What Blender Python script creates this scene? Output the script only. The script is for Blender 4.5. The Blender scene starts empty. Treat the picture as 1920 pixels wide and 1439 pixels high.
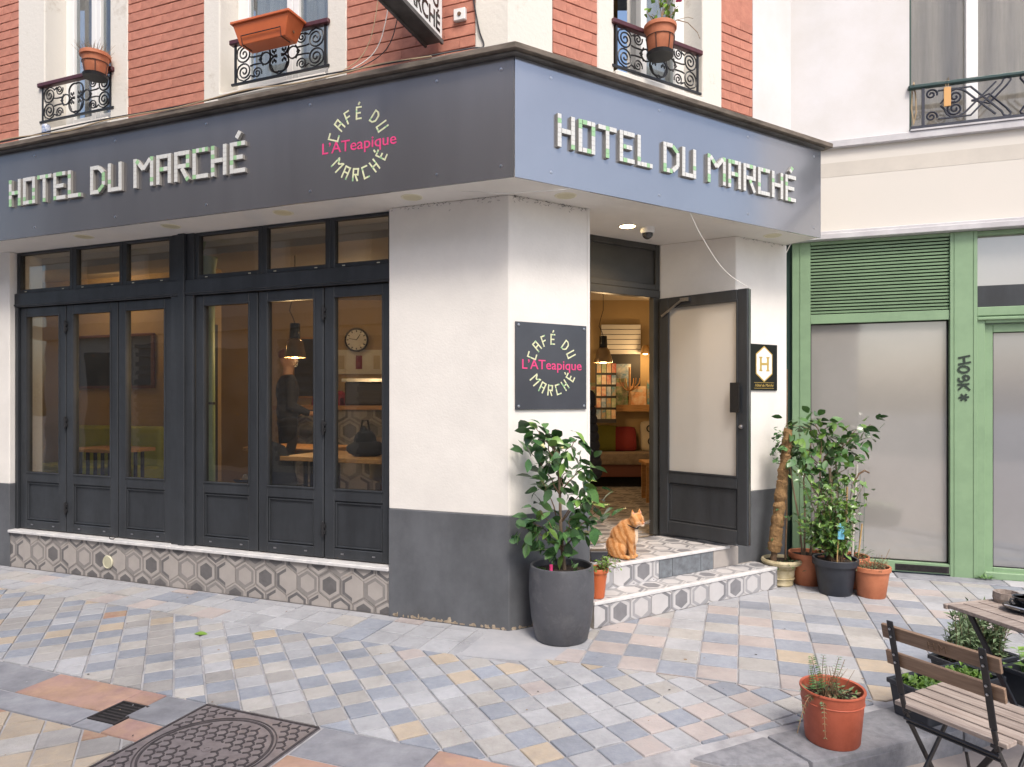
import bpy, bmesh, math, random
from mathutils import Vector, Matrix, noise
random.seed(7)
PI = math.pi
sin, cos, rad = math.sin, math.cos, math.radians
scene = bpy.context.scene
col = scene.collection

# ---------------------------------------------------------------- camera
cam = bpy.data.objects.new('camera', bpy.data.cameras.new('camera'))
col.objects.link(cam)
cam.location = (0, 0, 1.5)
cam.rotation_euler = (PI/2, 0, 0)
cam.data.sensor_width = 36
cam.data.lens = 24
cam.data.shift_y = 30.5/1920
cam.data.clip_start = 0.05
cam.data.clip_end = 400
scene.camera = cam
# ---------------------------------------------------------------- sky, sun, exposure
SUN_EL, SUN_AZ = rad(54), rad(166)      # azimuth clockwise from +Y
world = bpy.data.worlds.new('World'); scene.world = world; world.use_nodes = True
wn = world.node_tree; wn.nodes.clear()
sky = wn.nodes.new('ShaderNodeTexSky'); sky.sky_type = 'NISHITA'; sky.sun_disc = False
sky.sun_elevation = SUN_EL; sky.sun_rotation = SUN_AZ
sky.air_density = 1.0; sky.dust_density = 4.0; sky.ozone_density = 1.0
bg = wn.nodes.new('ShaderNodeBackground'); bg.inputs[1].default_value = 0.15
wo = wn.nodes.new('ShaderNodeOutputWorld')
wn.links.new(sky.outputs[0], bg.inputs[0]); wn.links.new(bg.outputs[0], wo.inputs[0])
sun = bpy.data.objects.new('sun', bpy.data.lights.new('sun', 'SUN')); col.objects.link(sun)
sun.data.energy = 1.5; sun.data.angle = rad(14); sun.data.color = (1, .93, .84)
sd = Vector((sin(SUN_AZ)*cos(SUN_EL), cos(SUN_AZ)*cos(SUN_EL), sin(SUN_EL)))
sun.rotation_euler = sd.to_track_quat('Z', 'Y').to_euler()
scene.view_settings.view_transform = 'Standard'
scene.view_settings.look = 'None'
scene.view_settings.exposure = 0.69
scene.view_settings.gamma = 1
scene.cycles.max_bounces = 8
scene.cycles.transparent_max_bounces = 12

# ---------------------------------------------------------------- materials
MATS = {}
def mat(name, base, rough=.6, metal=0, var=0, vscale=8, bump=0, bscale=60, spec=.5, col2=None, stretch=None,
        coat=0, emit=None, estr=0, sheen=0, fac=(.35, .65), detail=5, rnd=0, coords='Object', bdist=.004, stain=0, sscale=1.6):
    """procedural Principled material: base colour drifting to col2 with noise, plus bump and per-object variation"""
    m = bpy.data.materials.new(name); m.use_nodes = True; MATS[name] = m
    nt = m.node_tree; N = nt.nodes; L = nt.links
    b = N['Principled BSDF']
    b.inputs['Roughness'].default_value = rough
    b.inputs['Metallic'].default_value = metal
    b.inputs['Specular IOR Level'].default_value = spec
    b.inputs['Coat Weight'].default_value = coat
    b.inputs['Coat Roughness'].default_value = .05
    c = tuple(base)+(1,)
    b.inputs['Base Color'].default_value = c
    if emit:
        b.inputs['Emission Color'].default_value = tuple(emit)+(1,)
        b.inputs['Emission Strength'].default_value = estr
    tc = N.new('ShaderNodeTexCoord'); src = tc.outputs[coords]
    if stretch:
        mp = N.new('ShaderNodeMapping'); mp.inputs['Scale'].default_value = stretch
        L.new(src, mp.inputs[0]); src = mp.outputs[0]
    if var or col2:
        n1 = N.new('ShaderNodeTexNoise'); n1.inputs['Scale'].default_value = vscale
        n1.inputs['Detail'].default_value = detail; n1.inputs['Roughness'].default_value = .65
        L.new(src, n1.inputs['Vector'])
        mr = N.new('ShaderNodeMapRange'); mr.inputs[1].default_value = fac[0]; mr.inputs[2].default_value = fac[1]
        L.new(n1.outputs[0], mr.inputs[0])
        mx = N.new('ShaderNodeMix'); mx.data_type = 'RGBA'
        L.new(mr.outputs[0], mx.inputs[0])
        if col2:
            mx.inputs[6].default_value = c; mx.inputs[7].default_value = tuple(col2)+(1,)
        else:
            mx.inputs[6].default_value = tuple(x*(1-var) for x in base)+(1,)
            mx.inputs[7].default_value = tuple(min(1, x*(1+var)) for x in base)+(1,)
        out = mx.outputs[2]
        if rnd:
            oi = N.new('ShaderNodeObjectInfo')
            hs = N.new('ShaderNodeHueSaturation')
            m2 = N.new('ShaderNodeMapRange'); m2.inputs[3].default_value = 1-rnd; m2.inputs[4].default_value = 1+rnd
            L.new(oi.outputs['Random'], m2.inputs[0]); L.new(m2.outputs[0], hs.inputs['Value'])
            L.new(out, hs.inputs['Color']); out = hs.outputs[0]
        if stain:      # worn and dirty patches with a shape of their own
            n3 = N.new('ShaderNodeTexNoise'); n3.inputs['Scale'].default_value = sscale; n3.inputs['Detail'].default_value = 9; n3.inputs['Roughness'].default_value = .72
            L.new(tc.outputs[coords], n3.inputs['Vector'])
            m3 = N.new('ShaderNodeMapRange'); m3.inputs[1].default_value = .42; m3.inputs[2].default_value = .72; m3.inputs[3].default_value = 1.04; m3.inputs[4].default_value = 1-stain
            L.new(n3.outputs[0], m3.inputs[0])
            h3 = N.new('ShaderNodeHueSaturation'); L.new(m3.outputs[0], h3.inputs['Value']); L.new(out, h3.inputs['Color']); out = h3.outputs[0]
            r3 = N.new('ShaderNodeMapRange'); r3.inputs[1].default_value = .35; r3.inputs[2].default_value = .7; r3.inputs[3].default_value = max(0, rough-.06); r3.inputs[4].default_value = min(1, rough+.15)
            L.new(n3.outputs[0], r3.inputs[0]); L.new(r3.outputs[0], b.inputs['Roughness'])
        L.new(out, b.inputs['Base Color'])
    if bump:
        n2 = N.new('ShaderNodeTexNoise'); n2.inputs['Scale'].default_value = bscale
        n2.inputs['Detail'].default_value = 6; n2.inputs['Roughness'].default_value = .6
        L.new(src, n2.inputs['Vector'])
        bp = N.new('ShaderNodeBump'); bp.inputs['Strength'].default_value = bump; bp.inputs['Distance'].default_value = bdist
        L.new(n2.outputs[0], bp.inputs['Height']); L.new(bp.outputs[0], b.inputs['Normal'])
    return m

def glass_mat(name, tint=(.9, .93, .92), rough=.0, refl=1.0, dust=.05):
    m = bpy.data.materials.new(name); m.use_nodes = True; MATS[name] = m
    nt = m.node_tree; N = nt.nodes; L = nt.links; N.clear()
    o = N.new('ShaderNodeOutputMaterial'); mx = N.new('ShaderNodeMixShader')
    t = N.new('ShaderNodeBsdfTransparent'); t.inputs[0].default_value = tuple(tint)+(1,)
    g = N.new('ShaderNodeBsdfGlossy'); g.inputs['Roughness'].default_value = rough
    f = N.new('ShaderNodeFresnel'); ge = N.new('ShaderNodeNewGeometry'); mr = N.new('ShaderNodeMapRange'); mr.inputs[3].default_value = 1.55; mr.inputs[4].default_value = 1/1.55
    L.new(ge.outputs['Backfacing'], mr.inputs[0]); L.new(mr.outputs[0], f.inputs[0])     # same Fresnel on both faces of a thin pane
    ml = N.new('ShaderNodeMath'); ml.operation = 'MULTIPLY'; ml.inputs[1].default_value = refl
    nz = N.new('ShaderNodeTexNoise'); nz.inputs['Scale'].default_value = 1.7
    bp = N.new('ShaderNodeBump'); bp.inputs['Strength'].default_value = .03; bp.inputs['Distance'].default_value = .05
    tc = N.new('ShaderNodeTexCoord'); L.new(tc.outputs['Object'], nz.inputs['Vector'])
    L.new(nz.outputs[0], bp.inputs['Height']); L.new(bp.outputs[0], g.inputs['Normal'])
    L.new(f.outputs[0], ml.inputs[0]); L.new(ml.outputs[0], mx.inputs[0]); L.new(t.outputs[0], mx.inputs[1]); L.new(g.outputs[0], mx.inputs[2])
    df = N.new('ShaderNodeBsdfDiffuse'); df.inputs[0].default_value = (.55, .54, .52, 1); md = N.new('ShaderNodeMixShader')
    nd = N.new('ShaderNodeTexNoise'); nd.inputs['Scale'].default_value = 5; nd.inputs['Detail'].default_value = 8; L.new(tc.outputs['Object'], nd.inputs['Vector'])
    rd_ = N.new('ShaderNodeMapRange'); rd_.inputs[1].default_value = .35; rd_.inputs[2].default_value = .75; rd_.inputs[3].default_value = dust*.3; rd_.inputs[4].default_value = dust; L.new(nd.outputs[0], rd_.inputs[0])
    L.new(rd_.outputs[0], md.inputs[0]); L.new(mx.outputs[0], md.inputs[1]); L.new(df.outputs[0], md.inputs[2]); L.new(md.outputs[0], o.inputs[0])
    return m

# ---------------------------------------------------------------- frames of the two streets
A_L, A_R, A_G = rad(69.1), rad(58.5), rad(71)
dL = Vector((-sin(A_L), cos(A_L), 0)); nL = Vector((-cos(A_L), -sin(A_L), 0))
dR = Vector((sin(A_R), cos(A_R), 0)); nR = Vector((cos(A_R), -sin(A_R), 0))
dG = Vector((sin(A_G), -cos(A_G), 0)); nG = Vector((-cos(A_G), -sin(A_G), 0))
C0 = Vector((-.02, 4.434, 0)); G0 = Vector((2.51, 6.214, 0))
def frame(o, d, n):
    return Matrix(((d.x, n.x, 0, o.x), (d.y, n.y, 0, o.y), (0, 0, 1, o.z), (0, 0, 0, 1)))
ML, MR, MG = frame(C0, dL, nL), frame(C0, dR, nR), frame(G0, dG, nG)   # local = (along, outward, up)
ANG = {'L': math.atan2(dL.y, dL.x), 'R': math.atan2(dR.y, dR.x), 'G': math.atan2(dG.y, dG.x)}
I4 = Matrix.Identity(4)
T = Matrix.Translation
def RZ(a): return Matrix.Rotation(a, 4, 'Z')
def RX(a): return Matrix.Rotation(a, 4, 'X')
def RY(a): return Matrix.Rotation(a, 4, 'Y')

# ---------------------------------------------------------------- mesh builder
class MB:
    def __init__(s, M=None):
        s.v = []; s.f = []; s.mi = []; s.M = M or I4
    def add(s, vs, fs, mi=0, M=None):
        n = len(s.v); MM = s.M @ M if M is not None else s.M
        s.v += [tuple(MM @ Vector(p)) for p in vs]
        for f in fs: s.f.append(tuple(n+i for i in f)); s.mi.append(mi)
        return s
    def box(s, x0, x1, y0, y1, z0, z1, mi=0, M=None):
        vs = [(x, y, z) for z in (z0, z1) for y in (y0, y1) for x in (x0, x1)]
        return s.add(vs, [(0, 2, 3, 1), (4, 5, 7, 6), (0, 1, 5, 4), (2, 6, 7, 3), (0, 4, 6, 2), (1, 3, 7, 5)], mi, M)
    def prism(s, poly, z0, z1, mi=0, M=None, top=None):
        n = len(poly)
        vs = [(p[0], p[1], z0) for p in poly]+[(p[0], p[1], z1) for p in (top or poly)]
        fs = [tuple(range(n))[::-1], tuple(range(n, 2*n))]+[(i, (i+1) % n, n+(i+1) % n, n+i) for i in range(n)]
        return s.add(vs, fs, mi, M)
    def tube(s, path, r, n=6, mi=0, M=None, cap=True, closed=False):
        P = [Vector(p) for p in path]; k = len(P)
        R = r if isinstance(r, (list, tuple)) else [r]*k
        vs = []; up = None
        for i, p in enumerate(P):
            a = P[(i-1) % k] if (i > 0 or closed) else P[i]
            b = P[(i+1) % k] if (i < k-1 or closed) else P[i]
            t = (b-a)
            if t.length < 1e-9: t = Vector((0, 0, 1))
            t.normalize()
            if up is None:
                up = Vector((0, 0, 1)) if abs(t.z) < .9 else Vector((1, 0, 0))
            x = up.cross(t)
            if x.length < 1e-6: x = Vector((0, 1, 0)).cross(t)
            x.normalize(); y = t.cross(x); up = y
            for j in range(n):
                an = 2*PI*j/n
                vs.append(p+x*(cos(an)*R[i])+y*(sin(an)*R[i]))
        fs = []
        for i in range(k if closed else k-1):
            for j in range(n):
                a = i*n+j; b = i*n+(j+1) % n; i2 = (i+1) % k
                fs.append((a, b, i2*n+(j+1) % n, i2*n+j))
        if cap and not closed:
            fs.append(tuple(range(n))[::-1]); fs.append(tuple(range((k-1)*n, k*n)))
        return s.add(vs, fs, mi, M)
    def bar(s, p, q, w, h, mi=0, M=None, up=(0, 0, 1)):
        p = Vector(p); q = Vector(q); t = (q-p); L = t.length; t.normalize()
        u = Vector(up); x = u.cross(t)
        if x.length < 1e-6: x = Vector((1, 0, 0))
        x.normalize(); y = t.cross(x)
        vs = [c+x*(a*w/2)+y*(b*h/2) for c in (p, q) for b in (-1, 1) for a in (-1, 1)]
        return s.add(vs, [(0, 2, 3, 1), (4, 5, 7, 6), (0, 1, 5, 4), (2, 6, 7, 3), (0, 4, 6, 2), (1, 3, 7, 5)], mi, M)
    def lathe(s, prof, n=24, mi=0, M=None, sx=1, sy=1):
        vs = []; k = len(prof)
        for r, z in prof:
            for j in range(n):
                a = 2*PI*j/n; vs.append((r*cos(a)*sx, r*sin(a)*sy, z))
        fs = [(i*n+j, i*n+(j+1) % n, (i+1)*n+(j+1) % n, (i+1)*n+j) for i in range(k-1) for j in range(n)]
        if prof[0][0] > 1e-5: fs.append(tuple(range(n))[::-1])
        if prof[-1][0] > 1e-5: fs.append(tuple(range((k-1)*n, k*n)))
        return s.add(vs, fs, mi, M)
    def ell(s, c, r, mi=0, M=None, nu=14, nv=9, rot=None):
        vs = []; R = rot or I4
        for i in range(nv+1):
            th = PI*i/nv
            for j in range(nu):
                ph = 2*PI*j/nu
                p = R @ Vector((r[0]*sin(th)*cos(ph), r[1]*sin(th)*sin(ph), r[2]*cos(th)))
                vs.append(Vector(c)+p)
        fs = [(i*nu+j, (i+1)*nu+j, (i+1)*nu+(j+1) % nu, i*nu+(j+1) % nu) for i in range(nv) for j in range(nu)]
        return s.add(vs, fs, mi, M)
    def build(s, name, mats, parent=None, smooth=False, bevel=0, world=True, angle=40, seg=1, recalc=True, merge=False):
        me = bpy.data.meshes.new(name)
        me.from_pydata(s.v, [], s.f)
        mats = mats if isinstance(mats, (list, tuple)) else [mats]
        for m in mats: me.materials.append(MATS[m] if isinstance(m, str) else m)
        me.polygons.foreach_set('material_index', s.mi)
        bm = bmesh.new(); bm.from_mesh(me)
        if merge: bmesh.ops.remove_doubles(bm, verts=bm.verts, dist=1e-5)
        bmesh.ops.dissolve_degenerate(bm, dist=1e-6, edges=bm.edges)
        if recalc: bmesh.ops.recalc_face_normals(bm, faces=bm.faces)
        if bevel:
            es = [e for e in bm.edges if len(e.link_faces) == 2 and e.calc_face_angle(0) > .6]
            bmesh.ops.bevel(bm, geom=es, offset=bevel, segments=seg, affect='EDGES', profile=.6, clamp_overlap=True)
        bm.to_mesh(me); bm.free()
        if smooth:
            me.polygons.foreach_set('use_smooth', [True]*len(me.polygons))
            me.set_sharp_from_angle(angle=rad(angle))
        o = bpy.data.objects.new(name, me); col.objects.link(o)
        if parent:
            o.parent = parent
            if world: o.matrix_parent_inverse = root_matrix(parent).inverted()
        return o

def root_matrix(p):
    m = p.matrix_basis.copy()
    if p.parent: m = root_matrix(p.parent) @ p.matrix_parent_inverse @ m
    return m
def tag(o, label=None, cat=None, group=None, kind=None):
    if label: o['label'] = label
    if cat: o['category'] = cat
    if group: o['group'] = group
    if kind: o['kind'] = kind
    return o
def thing(name, label, cat, loc=(0, 0, 0), rotz=0, group=None):
    o = bpy.data.objects.new(name, None); col.objects.link(o)
    o.empty_display_size = .1
    o.location = loc; o.rotation_euler = (0, 0, rotz)
    return tag(o, label, cat, group)
def inst(name, me, parent, M, material=None):
    """a piece that shares its mesh; M places it in the world"""
    o = bpy.data.objects.new(name, me); col.objects.link(o)
    if parent:
        o.parent = parent; o.matrix_parent_inverse = root_matrix(parent).inverted()
    o.matrix_basis = M
    if material:
        o.material_slots[0].link = 'OBJECT'; o.material_slots[0].material = MATS[material]
    return o
def copy_tree(o, parent=None):
    c = o.copy(); col.objects.link(c); c.parent = parent
    for ch in [x for x in list(bpy.data.objects) if x.parent == o]: copy_tree(ch, c)
    return c
def mesh_only(mb, name, mats, **k):
    o = mb.build(name, mats, **k); me = o.data; bpy.data.objects.remove(o); return me
def text_mesh(txt, size, depth=.002, align='CENTER', bold=0, shear=0, spacing=1):
    cu = bpy.data.curves.new('t', 'FONT'); cu.body = txt; cu.size = size; cu.extrude = depth
    cu.align_x = align; cu.offset = bold; cu.shear = shear; cu.space_character = spacing; cu.resolution_u = 3
    ob = bpy.data.objects.new('t', cu); col.objects.link(ob)
    dg = bpy.context.evaluated_depsgraph_get(); dg.update()
    me = bpy.data.meshes.new_from_object(ob.evaluated_get(dg))
    bpy.data.objects.remove(ob); bpy.data.curves.remove(cu)
    return me
def text_obj(name, txt, size, M, material, parent, depth=.001, align='CENTER', bold=0, shear=0, sx=1, spacing=1):
    me = text_mesh(txt, size, depth, align, bold, shear, spacing); me.name = name
    me.transform(M @ Matrix.Diagonal((sx, 1, 1, 1)))
    me.materials.clear(); me.materials.append(MATS[material])
    o = bpy.data.objects.new(name, me); col.objects.link(o)
    if parent:
        o.parent = parent; o.matrix_parent_inverse = root_matrix(parent).inverted()
    return o
def face_frame(F, u, o, z, flip):
    """matrix for lettering: x = reading direction, y = up, z = out of the wall. flip: reading runs against the wall's own axis"""
    p = F @ Vector((u, o, z)); d = (F.to_3x3() @ Vector((1, 0, 0)))*(-1 if flip else 1); n = F.to_3x3() @ Vector((0, 1, 0))
    return Matrix(((d.x, 0, n.x, p.x), (d.y, 0, n.y, p.y), (0, 1, 0, p.z), (0, 0, 0, 1)))
def clip(poly, a, b, c):
    """keep the part of a convex polygon where a*x+b*y >= c"""
    out = []; n = len(poly)
    for i in range(n):
        p, q = poly[i], poly[(i+1) % n]
        dp, dq = a*p[0]+b*p[1]-c, a*q[0]+b*q[1]-c
        if dp >= 0: out.append(p)
        if (dp > 0 and dq < 0) or (dp < 0 and dq > 0):
            t = dp/(dp-dq); out.append((p[0]+t*(q[0]-p[0]), p[1]+t*(q[1]-p[1])))
    return out
def area(poly):
    return .5*abs(sum(poly[i][0]*poly[(i+1) % len(poly)][1]-poly[(i+1) % len(poly)][0]*poly[i][1] for i in range(len(poly)))) if len(poly) > 2 else 0
def inset(poly, d):
    """shrink a convex polygon by d"""
    n = len(poly); cx = sum(p[0] for p in poly)/n; cy = sum(p[1] for p in poly)/n
    out = [tuple(p) for p in poly]
    for i in range(n):
        p, q = poly[i], poly[(i+1) % n]
        ex, ey = q[0]-p[0], q[1]-p[1]; l = math.hypot(ex, ey)
        if l < 1e-7: continue
        a, b = -ey/l, ex/l
        if a*(cx-p[0])+b*(cy-p[1]) < 0: a, b = -a, -b
        out = clip(out, a, b, a*p[0]+b*p[1]+d)
        if len(out) < 3: return []
    return out
# ================================================================ material palette
mat('stucco', (.78, .755, .715), .85, var=.03, vscale=3, bump=.3, bscale=60, stain=.045, sscale=1.4)
mat('stucco_dirty', (.70, .68, .64), .9, col2=(.52, .48, .42), vscale=5, fac=(.56, .80), bump=.35, bscale=50)
mat('grey_paint', (.115, .122, .135), .5, stain=.25, sscale=2.5, var=.12, vscale=4, bump=.12, bscale=70, stretch=(1, 1, .4))
mat('anthracite', (.030, .034, .040), .46, stain=.2, sscale=3, var=.22, vscale=6, bump=.06, bscale=120, stretch=(1, 1, .15))
mat('door_brown', (.045, .045, .042), .38, var=.15, vscale=5, bump=.05, bscale=100)
mat('porch_white', (.75, .72, .67), .8, var=.03, vscale=3, bump=.1, bscale=80)
mat('brick', (.51, .215, .15), .8, col2=(.43, .17, .12), stain=.25, sscale=2.5, vscale=9, bump=.6, bscale=45, rnd=.10, bdist=.006)
mat('brick_back', (.35, .135, .09), .9, var=.2, vscale=20, bump=.3, bscale=60)
mat('stone', (.72, .69, .63), .9, col2=(.46, .40, .32), vscale=4.5, fac=(.60, .78), bump=.5, bscale=35, bdist=.006)
mat('upvc', (.80, .80, .79), .4)
mat('zinc', (.16, .155, .15), .6, col2=(.07, .065, .06), vscale=12, bump=.3, bscale=40, stretch=(.3, .3, 1))
mat('ledge_wood', (.20, .165, .135), .8, col2=(.09, .075, .06), vscale=14, bump=.4, bscale=60, stretch=(.4, .4, 2))
mat('marble', (.72, .71, .70), .35, col2=(.55, .55, .56), vscale=10, bump=.05)
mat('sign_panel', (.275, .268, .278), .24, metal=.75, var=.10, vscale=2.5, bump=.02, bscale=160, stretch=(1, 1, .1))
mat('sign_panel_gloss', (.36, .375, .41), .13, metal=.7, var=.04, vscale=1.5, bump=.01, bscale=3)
mat('tile_white', (.64, .65, .63), .3); mat('tile_green', (.33, .56, .31), .25)
mat('letter_back', (.30, .29, .27), .6)
mat('logo_cream', (.74, .76, .50), .5); mat('logo_pink', (.75, .06, .22), .5)
mat('plaque', (.055, .06, .075), .25, var=.1, vscale=3, coat=.4)
mat('black_gloss', (.012, .012, .013), .2); mat('gold', (.75, .52, .14), .35, metal=.5)
mat('white_paint', (.82, .82, .80), .5); mat('screw', (.5, .5, .52), .3, metal=1)
mat('iron', (.018, .018, .020), .45, var=.2, vscale=30); mat('iron_blue', (.022, .025, .042), .42, var=.2, vscale=30)
mat('rail_red', (.085, .022, .028), .4, var=.2, vscale=20); mat('rail_green', (.012, .045, .043), .35)
mat('terracotta', (.52, .19, .095), .6, col2=(.46, .15, .07), stain=.22, sscale=5, vscale=6, bump=.3, bscale=40, rnd=.05)
mat('terracotta_bright', (.62, .155, .05), .45, col2=(.55, .13, .045), vscale=4, bump=.04)
mat('terracotta_red', (.48, .12, .068), .55, col2=(.41, .095, .05), stain=.25, sscale=5, vscale=7, bump=.25, bscale=50)
mat('pot_dark', (.085, .088, .10), .42, stain=.3, sscale=4, col2=(.14, .14, .15), vscale=9, fac=(.5, .75), bump=.15, bscale=50)
mat('pot_black', (.028, .032, .042), .45, var=.2, vscale=10); mat('pot_cream', (.60, .53, .36), .7, col2=(.42, .35, .20), vscale=14, bump=.3, bscale=60)
mat('soil', (.035, .024, .017), .95, var=.5, vscale=40, bump=1, bscale=70, bdist=.02)
mat('bark', (.30, .22, .15), .85, col2=(.17, .12, .08), vscale=30, bump=.5, bscale=80, stretch=(1, 1, .2))
mat('twig', (.16, .10, .06), .85, var=.3, vscale=30)
mat('leaf', (0.070, 0.161, 0.054), .27, col2=(0.043, 0.105, 0.041), vscale=14, rnd=.35, spec=.6)
mat('leaf_light', (0.178, 0.308, 0.061), .32, col2=(0.109, 0.210, 0.047), vscale=14, rnd=.3, spec=.6)
mat('leaf_mid', (0.101, 0.210, 0.061), .3, col2=(0.062, 0.140, 0.047), vscale=14, rnd=.35, spec=.6)
mat('leaf_bright', (0.248, 0.420, 0.061), .5, col2=(0.155, 0.280, 0.054), vscale=20, rnd=.2)
mat('leaf_fern', (0.139, 0.266, 0.081), .5, col2=(0.078, 0.168, 0.054), vscale=20)
mat('leaf_grey', (0.155, 0.231, 0.115), .55, col2=(0.109, 0.161, 0.081), vscale=20)
mat('dry', (.24, .16, .09), .9, var=.4, vscale=30)
mat('coir', (.36, .22, .10), 1, col2=(.20, .115, .05), vscale=22, bump=1, bscale=55, bdist=.02)
mat('wood_grey', (.40, .34, .30), .75, col2=(.25, .20, .175), vscale=7, bump=.35, bscale=40, stretch=(1, 12, 12), rnd=.15, bdist=.002)
mat('wood_back', (.285, .195, .135), .6, col2=(.19, .12, .08), vscale=7, bump=.2, bscale=40, stretch=(1, 12, 12), rnd=.1, bdist=.002)
mat('chair_steel', (.016, .016, .02), .4, var=.2, vscale=30)
mat('wood_warm', (.50, .27, .10), .5, col2=(.36, .18, .06), vscale=6, stretch=(1, 8, 8)); mat('wood_dark', (.14, .08, .045), .5, var=.3, vscale=20)
mat('ceramic_black', (.012, .013, .016), .12, coat=.5); mat('coffee', (.5, .32, .18), .4, col2=(.75, .6, .45), vscale=30)
mat('placemat', (.20, .19, .21), .8)
# hexagon tiles: light / mid / dark prints, street side and step side
mat('hex_light', (.385, .355, .335), .5, var=.06, vscale=9, bump=.03); mat('hex_mid', (.245, .23, .222), .5, var=.10, vscale=14, bump=.03); mat('hex_dark', (.135, .13, .132), .5, var=.14, vscale=14, bump=.03)
mat('step_light', (.52, .51, .515), .45, var=.05, vscale=9, bump=.03); mat('step_mid', (.33, .33, .345), .45, var=.08, vscale=14, bump=.03); mat('step_dark', (.21, .21, .225), .45, var=.10, vscale=14, bump=.03)
mat('grout', (.36, .33, .30), .9, var=.15, vscale=30); mat('patch_slate', (.20, .225, .25), .5, col2=(.12, .13, .145), vscale=16)
mat('cement', (.33, .34, .37), .85, col2=(.42, .42, .44), vscale=3, bump=.3, bscale=60)
# paving
mat('pave_blue', (0.240, 0.265, 0.319), .75, col2=(0.296, 0.318, 0.365), vscale=26, bump=.9, bscale=95, fac=(.3, .7), detail=8, stain=.28, sscale=2.2, rnd=.14)
mat('pave_pale', (0.400, 0.407, 0.433), .75, col2=(0.344, 0.355, 0.383), vscale=26, bump=.9, bscale=95, fac=(.3, .7), detail=8, stain=.28, sscale=2.2, rnd=.10)
mat('pave_cream', (0.416, 0.407, 0.404), .75, col2=(0.368, 0.355, 0.340), vscale=26, bump=.9, bscale=95, fac=(.3, .7), detail=8, stain=.28, sscale=2.2, rnd=.10)
mat('pave_warm', (0.344, 0.334, 0.332), .75, col2=(0.304, 0.297, 0.297), vscale=26, bump=.9, bscale=95, fac=(.3, .7), detail=8, stain=.28, sscale=2.2, rnd=.12)
mat('pave_ochre', (0.448, 0.371, 0.285), .75, col2=(0.400, 0.350, 0.297), vscale=26, bump=.9, bscale=95, fac=(.3, .7), detail=8, stain=.28, sscale=2.2, rnd=.10)
mat('pave_pink', (0.432, 0.379, 0.365), .75, col2=(0.392, 0.359, 0.357), vscale=26, bump=.9, bscale=95, fac=(.3, .7), detail=8, stain=.28, sscale=2.2, rnd=.08)
mat('pave_rose', (0.320, 0.187, 0.145), .8, col2=(0.400, 0.302, 0.212), vscale=7, bump=.5, bscale=60, stain=.28, sscale=2.2, rnd=.1)
mat('mortar', (.35, .35, .37), .9, stain=.3, sscale=2, var=.18, vscale=9, bump=.5, bscale=50)
mat('slab_grey', (.20, .205, .235), .75, stain=.25, sscale=2.5, col2=(.285, .295, .325), vscale=7, bump=.4, bscale=60, rnd=.12)
mat('slab_orange', (.42, .275, .195), .75, stain=.35, sscale=3, col2=(.33, .21, .195), vscale=5, bump=.4, bscale=60)
mat('granite', (.245, .25, .275), .8, col2=(.165, .17, .19), vscale=20, bump=.6, bscale=120, rnd=.1)
mat('road', (.36, .315, .285), .85, col2=(.29, .255, .24), vscale=5, bump=.4, bscale=70)
mat('ground', (.16, .155, .15), .9, var=.2, vscale=3)
mat('cast_plate', (.055, .048, .052), .7, var=.3, vscale=20)
mat('cast_iron', (.19, .168, .178), .45, col2=(.27, .245, .255), vscale=18, metal=.3, bump=.3, bscale=60)
mat('cast_dark', (.028, .024, .026), .8, var=.3, vscale=30); mat('black', (.006, .006, .006), .9)
# neighbour
mat('render_white', (.63, .615, .60), .9, col2=(.70, .69, .70), vscale=1.5, bump=.15, bscale=70)
mat('render_cream', (.64, .61, .56), .9, col2=(.66, .62, .57), vscale=1.3, fac=(.5, .8), bump=.15, bscale=70)
mat('render_band', (.52, .49, .44), .9, col2=(.60, .56, .50), vscale=2, bump=.1)
mat('zinc_light', (.55, .545, .56), .55, col2=(.45, .44, .46), vscale=6, bump=.1)
mat('green_paint', (.225, .345, .205), .42, stain=.12, sscale=1.5, col2=(.205, .32, .19), vscale=3, bump=.05, bscale=60); mat('green_dark', (.012, .045, .035), .5)
mat('frosted', (.31, .30, .285), .10, var=.05, vscale=1.2, coat=1, spec=.8); mat('frosted_blue', (.22, .225, .24), .08, var=.05, vscale=1.2, coat=1, spec=.8)
mat('frosted_door', (.52, .505, .475), .2, var=.03, vscale=1.2, coat=1, spec=.8)
for n_ in ('frosted', 'frosted_blue', 'frosted_door'): MATS[n_].node_tree.nodes['Principled BSDF'].inputs['Coat IOR'].default_value = 2.1
mat('marker', (.02, .035, .025), .5)
# inside
mat('in_wall', (.44, .315, .16), .85, var=.05, vscale=2); mat('in_ceiling', (.58, .52, .44), .85); mat('in_lime', (.36, .40, .05), .7, var=.1, vscale=6)
mat('in_green', (.30, .40, .20), .5); mat('in_dark', (.035, .032, .03), .6); mat('sofa', (.22, .17, .125), .95, var=.2, vscale=12, bump=.4)
mat('red_cloth', (.22, .02, .02), .8); mat('lime_cloth', (.17, .17, .02), .8); mat('cushion_cream', (.55, .48, .36), .9); mat('blind', (.72, .70, .66), .7)
mat('skin', (.50, .29, .20), .5); mat('cloth_navy', (.03, .035, .055), .85); mat('cloth_black', (.015, .014, .016), .85); mat('cloth_brown', (.14, .05, .035), .8); mat('cloth_red', (.3, .03, .06), .8)
mat('book_a', (.60, .26, .10), .5, col2=(.72, .60, .42), vscale=9); mat('book_b', (.05, .24, .28), .5, col2=(.62, .32, .10), vscale=9); mat('book_c', (.16, .30, .12), .5, col2=(.62, .5, .35), vscale=14); mat('book_d', (.65, .62, .55), .5, col2=(.10, .22, .34), vscale=9); mat('book_e', (.50, .09, .07), .5, col2=(.66, .52, .33), vscale=12)
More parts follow.
